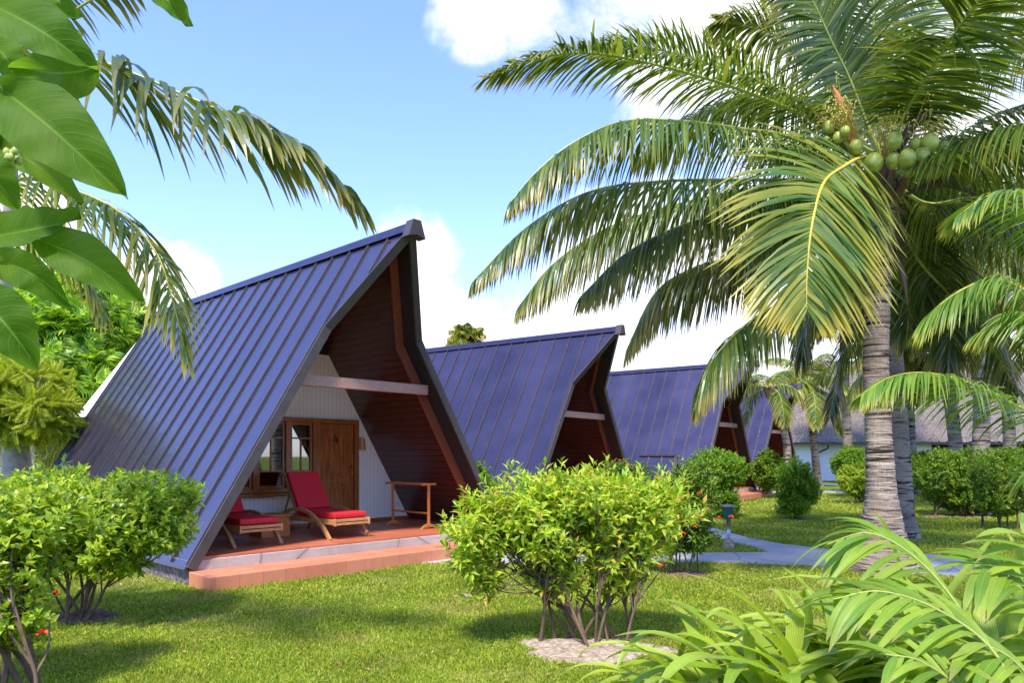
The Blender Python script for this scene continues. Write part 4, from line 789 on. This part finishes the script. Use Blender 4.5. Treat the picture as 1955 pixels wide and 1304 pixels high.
# ------------------------------------------------------------------ foreground broad-leaved tree at the left
B = Vector((-2.35, 2.5, 0)); t = thing('broad_leaved_tree', 'large broad green leaves of a tree close to the lens at the upper left', 'tree', B)
g = Geo(); g.tube(curve(rel([B + Vector((-.5, 0, 0)), at(-140, 900, 2.6), at(-10, 600, 2.5), at(12, 470, 2.45), at(20, 300, 2.4), at(-20, 60, 2.3), at(40, -120, 2.3)], B), 40), np.interp(np.linspace(0, 1, 40), [0, .5, 1], [.06, .022, .014]), 10)
g.build('trunk', MAT['stemgrey'], t, smooth=True)
def bigleaf(b, m, e, wd, tilt=(0, -1, .3), curl=.18, seed=0, stalk=None):
    rng = np.random.default_rng(seed); n = 18; k = 12; C = curve([b, m, e], n + 1); Tt = unit(np.gradient(C, axis=0)); T0 = np.array(tilt, float)
    X = unit(np.cross(Tt, T0)); N = np.cross(X, Tt); f = np.linspace(0, 1, n + 1); prof = (np.sin(np.pi * f ** .78) ** .75) * (1 - .12 * f); prof[-1] = .0; prof[0] = .04
    a = np.linspace(-1, 1, k + 1); wv = .004 * np.sin(f[:, None] * 24 + a[None] * 2 + seed) * np.abs(a)[None]
    V = C[:, None] + X[:, None] * (a[None, :, None] * prof[:, None, None] * wd / 2) + N[:, None] * ((-curl * wd * (np.abs(a)[None] ** 1.6) * prof[:, None] + .035 * np.abs(a)[None] + wv * 1.2 - .03)[..., None])
    i = np.arange(n)[:, None] * (k + 1); j = np.arange(k)[None]; UV = np.stack([np.broadcast_to(a[None], (n + 1, k + 1)), np.broadcast_to(f[:, None], (n + 1, k + 1))], -1)
    UV = UV * np.array([1, 1]) ; g = Geo(); o = np.array(B)
    g.add(V.reshape(-1, 3) - o, np.stack([i + j, i + j + 1, i + k + 2 + j, i + k + 1 + j], -1).reshape(-1, 4), 0, None, UV.reshape(-1, 2))
    if stalk is not None: g.tube(curve([stalk, (Vector(stalk) + Vector(b)) / 2 + Vector((0, 0, .01)), b], 8) - o, .0035, 6, 1)
    g.build('leaf', [MAT['bigleaf'], MAT['rachis']], t, smooth=True)
S0 = at(16, 320, 2.4); S1 = at(0, 120, 2.35); S2 = at(14, 470, 2.45)
LV = [  # base, mid, tip (u,v), depth, width px, tilt, stalk
 ((-60, -30), (70, 40), (188, 128), 1.75, 118, (.35, -1, .15), S1), ((188, 122), (105, 138), (18, 128), 1.85, 98, (-.1, -1, -.5), S1),
 ((-10, 150), (95, 235), (243, 374), 1.6, 158, (.3, -1, .1), S0), ((-20, 262), (65, 300), (160, 386), 1.9, 78, (.2, -1, .5), S0),
 ((-60, 440), (50, 422), (152, 400), 1.7, 92, (.1, -1, .35), S2), ((62, 446), (160, 490), (278, 578), 1.7, 98, (.2, -1, .15), S2),
 ((-30, 490), (50, 520), (136, 590), 1.9, 76, (.1, -1, -.1), S2), ((-70, 540), (0, 610), (72, 708), 1.5, 118, (.35, -1, .1), S2),
 ((60, -60), (110, -10), (158, 32), 1.8, 70, (.2, -1, .2), S1), ((270, -60), (320, -12), (367, 50), 1.8, 62, (.2, -1, .2), S1),
 ((-70, 310), (-20, 330), (38, 402), 1.7, 92, (.3, -1, .2), S0), ((-30, 60), (10, 100), (40, 180), 2.1, 70, (.5, -1, .2), S1), ((-80, 180), (-20, 210), (30, 300), 1.9, 100, (.4, -1, .1), S0)]
for i, (b, m, e, Y, wpx, tl, stk) in enumerate(LV):
    bigleaf(at(*b, Y * 1.0), at(*m, Y * .985), at(*e, Y * 1.02), wpx / F * Y, tl, .16, i + 1, stk)
g = Geo(); rng = np.random.default_rng(4)
for k in range(22):
    p = at(20, 306, 1.75) - B + Vector(tuple(rng.normal(0, .012, 3))); g.ball(p, (.008, .008, .011), 7, 5)
g.build('flower_bud', MAT['rachis'], t, smooth=True)
# ------------------------------------------------------------------ shrubs
def bl(u, v, Y, rx, ry, rz): return (at(u, v, Y), (rx / F * Y, ry, rz / F * Y))
rng = np.random.default_rng(12)
shrub('hibiscus_shrub', 'rounded light green shrub before the first cabin roof, grey stems over a bare patch', gr(120, 1186),
      [bl(170, 975, 7.0, 150, .85, 70), bl(60, 965, 7.0, 120, .8, 65), bl(275, 965, 7.0, 95, .6, 62), bl(240, 1020, 6.8, 110, .6, 40), bl(320, 1005, 6.9, 45, .4, 45), bl(210, 1060, 6.9, 90, .5, 36), bl(120, 1040, 6.9, 110, .6, 40)], 1900, (.094, .052), 'hib', 31, 9, 8, .14, .45, ('redfl', [at(105, 1133, 6.5)]), 'hibiscus shrubs at the left edge', stem_r=.017, loose=.26, shoots=.12, fk=.78)
shrub('hibiscus_shrub', 'closer tangled grey stemmed shrub cut by the lower left corner', gr(10, 1345),
      [bl(-20, 1000, 4.9, 150, .6, 75), bl(70, 1010, 4.9, 90, .5, 50), bl(45, 1190, 4.7, 50, .25, 50), bl(-90, 1090, 4.9, 90, .5, 80), bl(20, 1085, 4.8, 90, .4, 50)], 800, (.085, .052), 'hib', 32, 10, 8, .12, .4, ('redfl', [at(80, 1211, 4.4)]), 'hibiscus shrubs at the left edge', stem_r=.022, spread=.2, loose=.3, shoots=.12, fk=.78)
shrub('broad_shrub', 'wide many stemmed shrub with yellow and orange tinged leaves, on a round sandy patch', gr(1125, 1235),
      [bl(960, 985, 6.2, 80, .45, 65), bl(1040, 975, 6.2, 95, .55, 68), bl(1130, 965, 6.2, 100, .6, 65), bl(1225, 985, 6.2, 90, .55, 66), bl(905, 1030, 6.1, 60, .35, 65), bl(925, 1110, 6.1, 32, .2, 38), bl(1180, 1040, 6.2, 100, .45, 45), bl(1040, 1040, 6.2, 90, .45, 45), bl(1275, 968, 6.3, 50, .3, 40), bl(1060, 1105, 6.2, 50, .3, 35), bl(1170, 1100, 6.2, 60, .3, 40)],
      1600, (.108, .041), 'cen', 33, 17, 8, .20, .25, None, None, stem_r=.015, spread=.20, loose=.30, shoots=.16, fk=.8)
shrub('red_flower_shrub', 'dark leaved shrub with small red flower clusters beside the green path lamp', gr(1310, 1096),
      [bl(1300, 965, 9.8, 62, .6, 72), bl(1325, 1010, 9.7, 38, .4, 45), bl(1275, 1010, 9.8, 45, .4, 55), bl(1330, 920, 9.9, 40, .4, 35)], 1500, (.085, .036), 'ixo', 34, 7, 8, .13, .4,
      ('redfl', [at(u, v, 9.15) for u, v in [(1302, 956), (1336, 943), (1396, 988), (1328, 1006), (1305, 1020), (1262, 1080), (1280, 943), (1335, 990), (1258, 1083), (1372, 990), (1350, 975)]]), None, stem_r=.016, spread=.14, loose=.3, shoots=.15)
shrub('red_flower_shrub', 'shrub with dusky pink blossom behind the top of the wide gold tinged shrub', gr(1200, 1020),
      [bl(1190, 905, 14.5, 50, .5, 28), bl(1225, 948, 14.5, 60, .5, 34), bl(1165, 940, 14.5, 50, .5, 40)], 900, (.09, .04), 'ixo', 35, 6, 8, .13, .4, ('pinkfl', [at(u, v, 14.0) for u, v in [(1172, 882), (1183, 880), (1196, 884), (1205, 890)]]), None, stem_r=.018)
shrub('young_shrub', 'small bright sapling at the foot of the first cabin right roof slope', gr(920, 1022), [bl(918, 905, 14.8, 16, .2, 26), bl(928, 940, 14.8, 22, .3, 35)], 170, (.10, .05), 'bri', 36, 3, 8, .16, .3, stem_r=.012)
BR = 'clipped shrubs across the far lawn'
shrub('clipped_shrub', 'round bright shrub in front of the third cabin entrance', gr(1365, 988), [bl(1367, 900, 18.6, 58, .75, 42), bl(1330, 930, 18.6, 30, .4, 30), bl(1385, 960, 18.2, 28, .4, 28)], 2000, (.085, .045), 'bri', 37, 8, 8, .12, .5, None, BR, stem_r=.025)
shrub('clipped_shrub', 'dark round shrub between the third and the farthest cabin', gr(1466, 948), [bl(1466, 900, 27, 30, .6, 38)], 900, (.12, .06), 'hedge', 38, 5, 7, .12, .6, None, BR, stem_r=.03)
shrub('cone_shrub', 'upright pointed shrub standing alone on the middle of the lawn', gr(1519, 992), [bl(1519, 925, 18.1, 34, .45, 50), bl(1516, 965, 18, 30, .4, 24), bl(1545, 940, 18.1, 20, .3, 26)], 1100, (.10, .05), 'bri', 39, 5, 8, .16, .35, stem_r=.02, loose=.32, shoots=.25)
shrub('clipped_shrub', 'round bright shrub against the white wall, left of the main palm trunk', gr(1628, 948), [bl(1625, 888, 28, 36, .8, 36)], 1100, (.12, .06), 'bri', 40, 5, 7, .12, .6, None, BR, stem_r=.03)
shrub('clipped_shrub', 'smaller yellow tinged shrub just left of the main palm trunk', gr(1640, 962), [bl(1637, 915, 24, 34, .6, 32)], 900, (.10, .05), 'cen', 41, 5, 7, .12, .5, None, BR, stem_r=.03)
HG = 'hedge shrubs along the right side'
shrub('hedge_shrub', 'dark hedge shrub with thin stems over a brown soil patch, right of the main palm', gr(1842, 986), [bl(1800, 908, 19.4, 58, 1.0, 48), bl(1865, 905, 19.3, 60, 1.0, 48), bl(1830, 945, 19.2, 60, .8, 30)], 3200, (.085, .045), 'hedge', 42, 9, 8, .12, .6, None, HG, stem_r=.028, spread=.3)
shrub('hedge_shrub', 'open stemmed hedge shrub cut by the right edge of the photo', gr(1942, 1012), [bl(1930, 910, 15.8, 70, .8, 50), bl(2010, 920, 15.8, 70, .8, 60), bl(1910, 960, 15.6, 40, .5, 25)], 2400, (.085, .045), 'hedge', 43, 9, 8, .12, .6, None, HG, stem_r=.028, spread=.25)
shrub('hedge_shrub', 'farther leafy hedge shrub just right of the twin palm trunks', gr(1765, 942), [bl(1762, 893, 28, 48, .9, 32)], 1500, (.12, .06), 'hedge', 44, 6, 7, .12, .6, None, HG, stem_r=.03)
shrub('hedge_shrub', 'farther bright topped hedge shrub behind the dark one, below the thatched eave', gr(1880, 944), [bl(1850, 890, 27, 60, .9, 30), bl(1930, 888, 27, 70, .9, 32)], 2400, (.12, .06), 'bri', 45, 6, 7, .12, .6, None, HG, stem_r=.03)
# trees at left
def tree(name, label, base, trunk_pts, tr, blobs, tmpl, ntw, leaf, mat, seed, bark='stemgrey', nl=7, tw=.3, shell=.5, upb=.3, cat='tree'):
    base = Vector(base); rng = np.random.default_rng(seed); t = shrub(name, label, base, blobs, ntw, leaf, mat, seed, 1, nl, tw, shell, None, None, cat, .01, tmpl, .01, upb)
    for ch in list(t.children):
        if ch.name.startswith('stems'): bpy.data.objects.remove(ch)
        else: ch.name = 'crown'
    g = Geo(); P = curve(rel(trunk_pts, base), 16); g.tube(P, np.linspace(tr[0], tr[1], 16), 12)
    for c, r in blobs:
        for k in range(5):
            q = np.array(tuple(c)) - np.array(base) + rng.normal(0, .4, 3) * np.array(r); i0 = P[rng.integers(9, 16)]; g.tube(curve([i0, (i0 + q) / 2 + rng.normal(0, .1, 3), q], 8), np.linspace(tr[1] * .7, tr[1] * .15, 8), 6, cap=False)
    g.build('trunk', MAT[bark], t, smooth=True); return t
tree('breadfruit_tree', 'breadfruit tree with large lobed leaves behind the left end of the first cabin', (-11.9, 21.5, 0), [(-11.9, 21.5, 0), (-12, 21.5, 2), (-12.6, 21.6, 4)], (.22, .15),
     [bl(130, 660, 21, 125, 1.8, 90), bl(60, 600, 21.5, 80, 1.5, 70), bl(190, 620, 21.5, 75, 1.5, 75), bl(170, 730, 20.5, 75, 1.3, 60), bl(30, 700, 21, 60, 1.3, 70), bl(230, 660, 22, 45, 1.2, 50)], BREAD_T, 620, (.62, .62), 'bread', 51, 'stemgrey', 7, .35, .5, .35)
tree('flamboyant_tree', 'feathery yellow green tree with a pale thick trunk at the left edge', gr(28, 1012), [gr(28, 1012), at(32, 880, 15.6), at(20, 800, 15.4), at(-20, 720, 15.2)], (.34, .12),
     [bl(40, 725, 15, 70, 1.1, 14), bl(15, 770, 15, 85, 1.1, 13), bl(85, 775, 14.8, 45, .8, 11), bl(-30, 730, 15, 60, 1, 25), bl(40, 815, 15, 55, .8, 11), bl(95, 812, 14.8, 30, .6, 8)], FEATH_T, 640, (.46, .36), 'flam', 52, 'stemgrey', 5, .3, .2, .15)
g = Geo(); rng = np.random.default_rng(77)
t = thing('bamboo_clump', 'yellow green clump of thin drooping leaves left of the first cabin roof', 'bamboo', (-15, 24.5, 0))
n = 9000; P0 = np.stack([rng.uniform(-4.5, 2.2, n), rng.normal(0, .8, n), rng.uniform(.1, 1, n) ** .8 * 2.9], -1); D = rng.normal(0, .5, (n, 3)) + np.array([0, 0, -.7])
scatter(g, LEAF_Q, P0, D, rnd_dirs(rng, n), rng.uniform(.25, .55, n), .035); g.build('foliage', MAT['bamboo'], t)
g = Geo()
for i in range(60): x = rng.uniform(-4.3, 2); y = rng.normal(0, .6); g.tube([(x, y, 0), (x + rng.normal(0, .2), y, 1.5), (x + rng.normal(0, .5), y, 2.9)], [.03, .025, .01], 5)
g.build('stems', MAT['bamboo'], t)
# far woodland masses that close the garden
rng = np.random.default_rng(5); g = Geo()
for (x0, x1, y, h, n) in ((-45, 70, -24, 8.5, 26000), (-70, -14, 42, 4.6, 26000), (-16, 14, 62, 3.6, 9000), (14, 80, 62, 7.5, 26000)):
    xx = rng.uniform(x0, x1, n); hh = h * (.75 + .25 * np.sin(xx * .55) * np.sin(xx * .23 + 1)); P0 = np.stack([xx, y + rng.normal(0, 1.4, n), rng.uniform(0, 1, n) ** .6 * hh], -1)
    scatter(g, LEAF_S, P0, rnd_dirs(rng, n) + np.array([0, -.4, .2]), rnd_dirs(rng, n) + np.array([0, -.5, .8]), rng.uniform(.5, .9, n), rng.uniform(.3, .45, n))
struct(tag(g.build('far_woodland', MAT['far']), 'mass of far green trees closing the garden behind the cabins', 'woodland'), 'stuff')

# ------------------------------------------------------------------ path lamp
b = gr(1391, 1048); t = thing('path_lamp', 'green tapered lamp on a steel post in a concrete block beside the path fork', 'lamp', b)
k = b.y / F
g = Geo(); V = []
for z, r in ((0, .11), (.18, .068)):
    V += [(math.cos(a) * r, math.sin(a) * r, z) for a in np.linspace(0, 2 * np.pi, 14, endpoint=False)]
g.add(V, [(i, (i + 1) % 14, 14 + (i + 1) % 14, 14 + i) for i in range(14)]); g.F.append((np.array([list(range(14, 28))]), 0)); g.build('block', MAT['blockc'], t, bevel=.01)
g = Geo(); g.tube([(-.018, 0, .17), (-.018, 0, .52)], .019, 12); g.tube([(.02, 0.01, .17), (.02, .01, .50)], .012, 10); g.build('post', MAT['steel'], t, smooth=True)
g = Geo(); V = []
for z, r in ((.50, .045), (.72, .085)): V += [(-.018 + sx * r, sy * r, z) for sx, sy in ((-1, -1), (1, -1), (1, 1), (-1, 1))]
g.add(V, [(3, 2, 1, 0), (0, 1, 5, 4), (1, 2, 6, 5), (2, 3, 7, 6), (3, 0, 4, 7), (4, 5, 6, 7)]); g.build('lamp_body', MAT['green'], t, bevel=.006)
g = Geo(); g.box(-.125, .088, -.11, .11, .722, .752); g.build('cover', MAT['blockc'], t, bevel=.008)

# ------------------------------------------------------------------ foreground plants at lower right
def strap(g, pts, wd, n=16, chan=.22, seed=0, prof=None, N0=(0, 0, 1)):
    C = curve(pts, n + 1); T = unit(np.gradient(C, axis=0)); X = np.cross(T, N0); 
    for i in range(len(X)):
        if np.linalg.norm(X[i]) < .25: X[i] = X[i - 1] if i else np.cross(T[i], (0, 1, 0))
    X = unit(X); X[1:] = unit(X[1:] * .5 + X[:-1] * .5); N = np.cross(X, T); f = np.linspace(0, 1, n + 1)
    p = (np.interp(f, [0, .15, .5, .8, .93, 1], [.55, .8, 1, .72, .38, .02]) if prof is None else prof(f)) * wd / 2
    a = np.array([-1, -.5, 0, .5, 1]); V = C[:, None] + X[:, None] * (a[None, :, None] * p[:, None, None]) + N[:, None] * ((np.abs(a)[None] ** 1.3) * chan * p[:, None])[..., None]
    i = np.arange(n)[:, None] * 5; j = np.arange(4)[None]; UV = np.stack([np.broadcast_to(a[None] + 2, (n + 1, 5)), np.broadcast_to(f[:, None], (n + 1, 5))], -1)
    g.add(V.reshape(-1, 3), np.stack([i + j, i + j + 1, i + 6 + j, i + 5 + j], -1).reshape(-1, 4), 0, np.repeat(f, 5), UV)
def lily(label, base, n, L, seed, extra=()):
    rng = np.random.default_rng(seed); base = Vector(base); t = thing('spider_lily', label, 'lily plant', base, 0, 'strap leaved lilies in the lower right corner')
    g = Geo()
    for i in range(n * 2):
        a = i * 2.4 + rng.uniform(-.3, .3); e = rng.uniform(1.1, 1.52); Lf = L * 1.22 * rng.uniform(.7, 1.1); p = np.array([math.cos(a) * .14, math.sin(a) * .14, 0]) * rng.uniform(.2, 1.3); pts = [p.copy()]; dd = rng.uniform(.16, .42)
        for k in range(8):
            p = p + (np.array([math.cos(a), math.sin(a), 0]) * math.cos(e) + np.array([0, 0, math.sin(e)])) * Lf / 8; pts.append(p.copy()); e -= dd * (.35 + k * .22); e = max(e, -1.35)
        strap(g, pts, rng.uniform(.08, .135), 18, .2)
    for pts, wd in extra: strap(g, rel(pts, base), wd, 20, .28)
    g.build('leaves', MAT['lily'], t, smooth=True); return t
def q(*p): return [at(u, v, y) for u, v, y in p]
lily('leftmost strap leaved lily of the planting, one leaf arching over the sand patch', gr(1395, 1500), 20, .80, 61, [
    (q((1330, 1330, 3.6), (1270, 1255, 3.7), (1190, 1230, 3.8), (1130, 1235, 3.85), (1103, 1258, 3.9)), .06), (q((1360, 1330, 3.6), (1290, 1230, 3.6), (1240, 1210, 3.6), (1200, 1240, 3.55), (1175, 1280, 3.5)), .06)])
lily('strap leaved lily with tall folded leaves left of the yellow fronds', gr(1500, 1500), 24, 1.0, 62, [
    (q((1480, 1330, 3.5), (1545, 1220, 3.5), (1540, 1130, 3.5), (1492, 1082, 3.55)), .10), (q((1440, 1330, 3.5), (1425, 1210, 3.5), (1380, 1165, 3.5), (1340, 1190, 3.5)), .07), (q((1500, 1330, 3.4), (1520, 1200, 3.4), (1500, 1150, 3.4), (1482, 1120, 3.4)), .10)])
lily('strap leaved lily in the middle of the foreground planting, under the arching fronds', gr(1630, 1520), 26, 1.08, 63, [(q((1640, 1330, 3.6), (1660, 1180, 3.6), (1650, 1110, 3.6), (1700, 1075, 3.6)), .08)])
lily('strap leaved lily behind the arching fronds near the right edge', gr(1790, 1480), 26, 1.18, 64, [(q((1760, 1200, 3.7), (1840, 1100, 3.7), (1900, 1022, 3.7)), .07), (q((1740, 1150, 3.6), (1690, 1010, 3.6), (1660, 975, 3.6)), .045)])
lily('strap leaved lily filling the lower right corner', gr(1920, 1560), 30, 1.15, 65)
lily('short strap leaved lily cut by the bottom edge, just right of the sand', gr(1560, 1640), 20, .74, 66)
lily('strap leaved lily cut by the bottom edge, between the sand patch and the arching fronds', gr(1700, 1640), 24, .95, 67)
def arch(label, base, stems, seed):
    rng = np.random.default_rng(seed); base = Vector(base); t = thing('arching_palm_plant', label, 'palm plant', base, 0, 'arching fronds in the lower right corner')
    for si, (pts, L, n, wd, side) in enumerate(stems):
        g = Geo(); C = curve(rel(pts, base), 60); T = unit(np.gradient(C, axis=0)); g.tube(C, np.linspace(.0065, .0025, 60), 6, 1, cap=False)
        for i in range(n):
            f = .25 + .73 * i / n; k = int(f * 59); s = 1 if i % 2 else -1; S = unit(np.cross(T[k], np.array([0, -.35, 1]))); d = unit(S * s * .75 + T[k] * .85 + rng.normal(0, .12, 3)); Lf = L * (.65 + .5 * math.sin(math.pi * min(1, f * 1.02))) * rng.uniform(.85, 1.1)
            p = C[k]; ps = [p]; 
            for m in range(5): d = unit(d + np.array([0, 0, -.20 * side])); p = p + d * Lf / 5; ps.append(p)
            strap(g, ps, wd * rng.uniform(.8, 1.15), 10, .15, 0, lambda f: np.interp(f, [0, .12, .45, .8, 1], [.25, .7, 1, .55, .02]), (0, -.4, 1))
        g.build('frond', [MAT['areca'], MAT['rachis']], t, smooth=True)
    return t
arch('arching palm plant whose yellow green fronds cross before the main palm trunk base', gr(1900, 1600), [
    (q((1960, 1420, 2.9), (1900, 1270, 2.95), (1800, 1120, 3.0), (1720, 1045, 3.05), (1650, 1018, 3.1), (1580, 1040, 3.15)), .36, 28, .042, 1),
    (q((1980, 1420, 2.6), (1900, 1250, 2.65), (1790, 1165, 2.7), (1680, 1130, 2.75), (1590, 1145, 2.8)), .32, 28, .040, .8),
    (q((1990, 1420, 3.2), (2000, 1250, 3.2), (1960, 1130, 3.2), (1900, 1085, 3.2), (1850, 1080, 3.2)), .34, 24, .045, 1)], 71)
arch('arching palm plant with broad ribbed leaves at the right edge, below the hedge', gr(2050, 1560), [
    (q((2060, 1420, 3.1), (2030, 1200, 3.15), (1990, 1080, 3.2), (1950, 1010, 3.25)), .36, 18, .06, .9),
    (q((2040, 1420, 2.7), (1960, 1290, 2.7), (1900, 1240, 2.7), (1830, 1225, 2.72)), .33, 18, .05, 1),
    (q((1900, 1480, 2.5), (1840, 1330, 2.5), (1760, 1265, 2.5), (1690, 1250, 2.5)), .26, 20, .032, .8)], 72)

# ------------------------------------------------------------------ grass
def inside(x, y, poly):
    r = np.zeros(len(x), bool); P = [(p.x, p.y) for p in poly]
    for i in range(len(P)):
        (x1, y1), (x2, y2) = P[i], P[i - 1]
        c = ((y1 > y) != (y2 > y)); r ^= c & (x < (x2 - x1) * (y - y1) / (y2 - y1 + 1e-12) + x1)
    return r
def grass(n, ymin, ymax, size, seed, spread=1.1, pw=1.6):
    rng = np.random.default_rng(seed); u = rng.uniform(0, 1, n); a, b = ymin ** (1 - pw), ymax ** (1 - pw); Y = (a + (b - a) * u) ** (1 / (1 - pw)); X = Y * rng.uniform(-.82 * spread, .82 * spread, n)
    ok = ~(inside(X, Y, PATH_A) | inside(X, Y, PATH_B))
    for (c, rx, ry, h, m) in PATCHES:
        dd = ((X - c.x) / rx) ** 2 + ((Y - c.y) / ry) ** 2; ok &= (dd > rng.uniform(.45, 1.2, n))
    for ((x, y), ang, z) in CABS:
        ca, sa = math.cos(R(ang)), math.sin(R(ang)); lx = (X - x) * ca + (Y - y) * sa; ly = -(X - x) * sa + (Y - y) * ca
        ok &= ~((abs(lx) < 2.78) & (ly > -.02) & (ly < 8.3)) & ~((lx > -2.78) & (lx < 2.92) & (ly > -.62) & (ly < 0))
    nz = np.sin(X * 1.7 + np.sin(Y * 1.1) * 1.3) * np.sin(Y * 1.9 + X * .6) + .6 * np.sin(X * 4.1 + 1) * np.sin(Y * 4.7 + X); ok &= rng.uniform(0, 1, n) < np.clip(.86 + nz * .35, .3, 1)
    X, Y, nz = X[ok], Y[ok], nz[ok]; n = len(X); sc2 = size * (Y / 6) ** .55
    L = sc2 * rng.uniform(.5, 1.25, n) * (1 + .2 * nz); W = .0095 * (Y / 6) ** .8 * rng.uniform(.6, 1.4, n)
    D = np.stack([rng.normal(0, .75, n), rng.normal(0, .75, n), np.full(n, 1.)], -1); g = Geo()
    scatter(g, LEAF_Q, np.stack([X, Y, np.full(n, -.004)], -1), D, rnd_dirs(rng, n), L, W); return g
g = grass(680000, 4.3, 34, .040, 1)
struct(tag(g.build('grass', MAT['grass']), 'short yellow green lawn grass around the cabins and the path', 'grass'), 'stuff')
g = grass(90000, 4.3, 16, .022, 2); V = g.V[0].reshape(-1, 4, 3); c = V.mean(1, keepdims=True); rng = np.random.default_rng(3)
V = c + (V - c) * np.array([1.6, 1.6, .4]) + np.stack([0 * c[..., 0], 0 * c[..., 0], rng.uniform(.0, .022, (len(c), 1))], -1); g.V[0] = V.reshape(-1, 3)
struct(tag(g.build('ground_cover', MAT['clover']), 'small flat clover like leaves mixed low into the lawn', 'ground cover'), 'stuff')
# fallen leaves and petals on the lawn
rng = np.random.default_rng(9); n = 420; Y = rng.uniform(4.8, 14, n); X = Y * rng.uniform(-.75, .75, n); ok = ~inside(X, Y, PATH_A)
for ((x, y), ang, z) in CABS[:1]:
    ca, sa = math.cos(R(ang)), math.sin(R(ang)); lx = (X - x) * ca + (Y - y) * sa; ly = -(X - x) * sa + (Y - y) * ca; ok &= ~((abs(lx) < 3) & (ly > -.7) & (ly < 8.4))
X, Y = X[ok], Y[ok]; n = len(X); g = Geo(); D = rng.normal(0, 1, (n, 3)) * np.array([1, 1, .15])
scatter(g, LEAF_S, np.stack([X, Y, rng.uniform(.022, .035, n)], -1), D, np.tile([0., 0, 1], (n, 1)) + rng.normal(0, .2, (n, 3)), rng.uniform(.03, .075, n), rng.uniform(.015, .035, n))
struct(tag(g.build('fallen_leaves', MAT['litter']), 'scattered dry brown and yellow leaves lying on the lawn', 'leaves'), 'stuff')
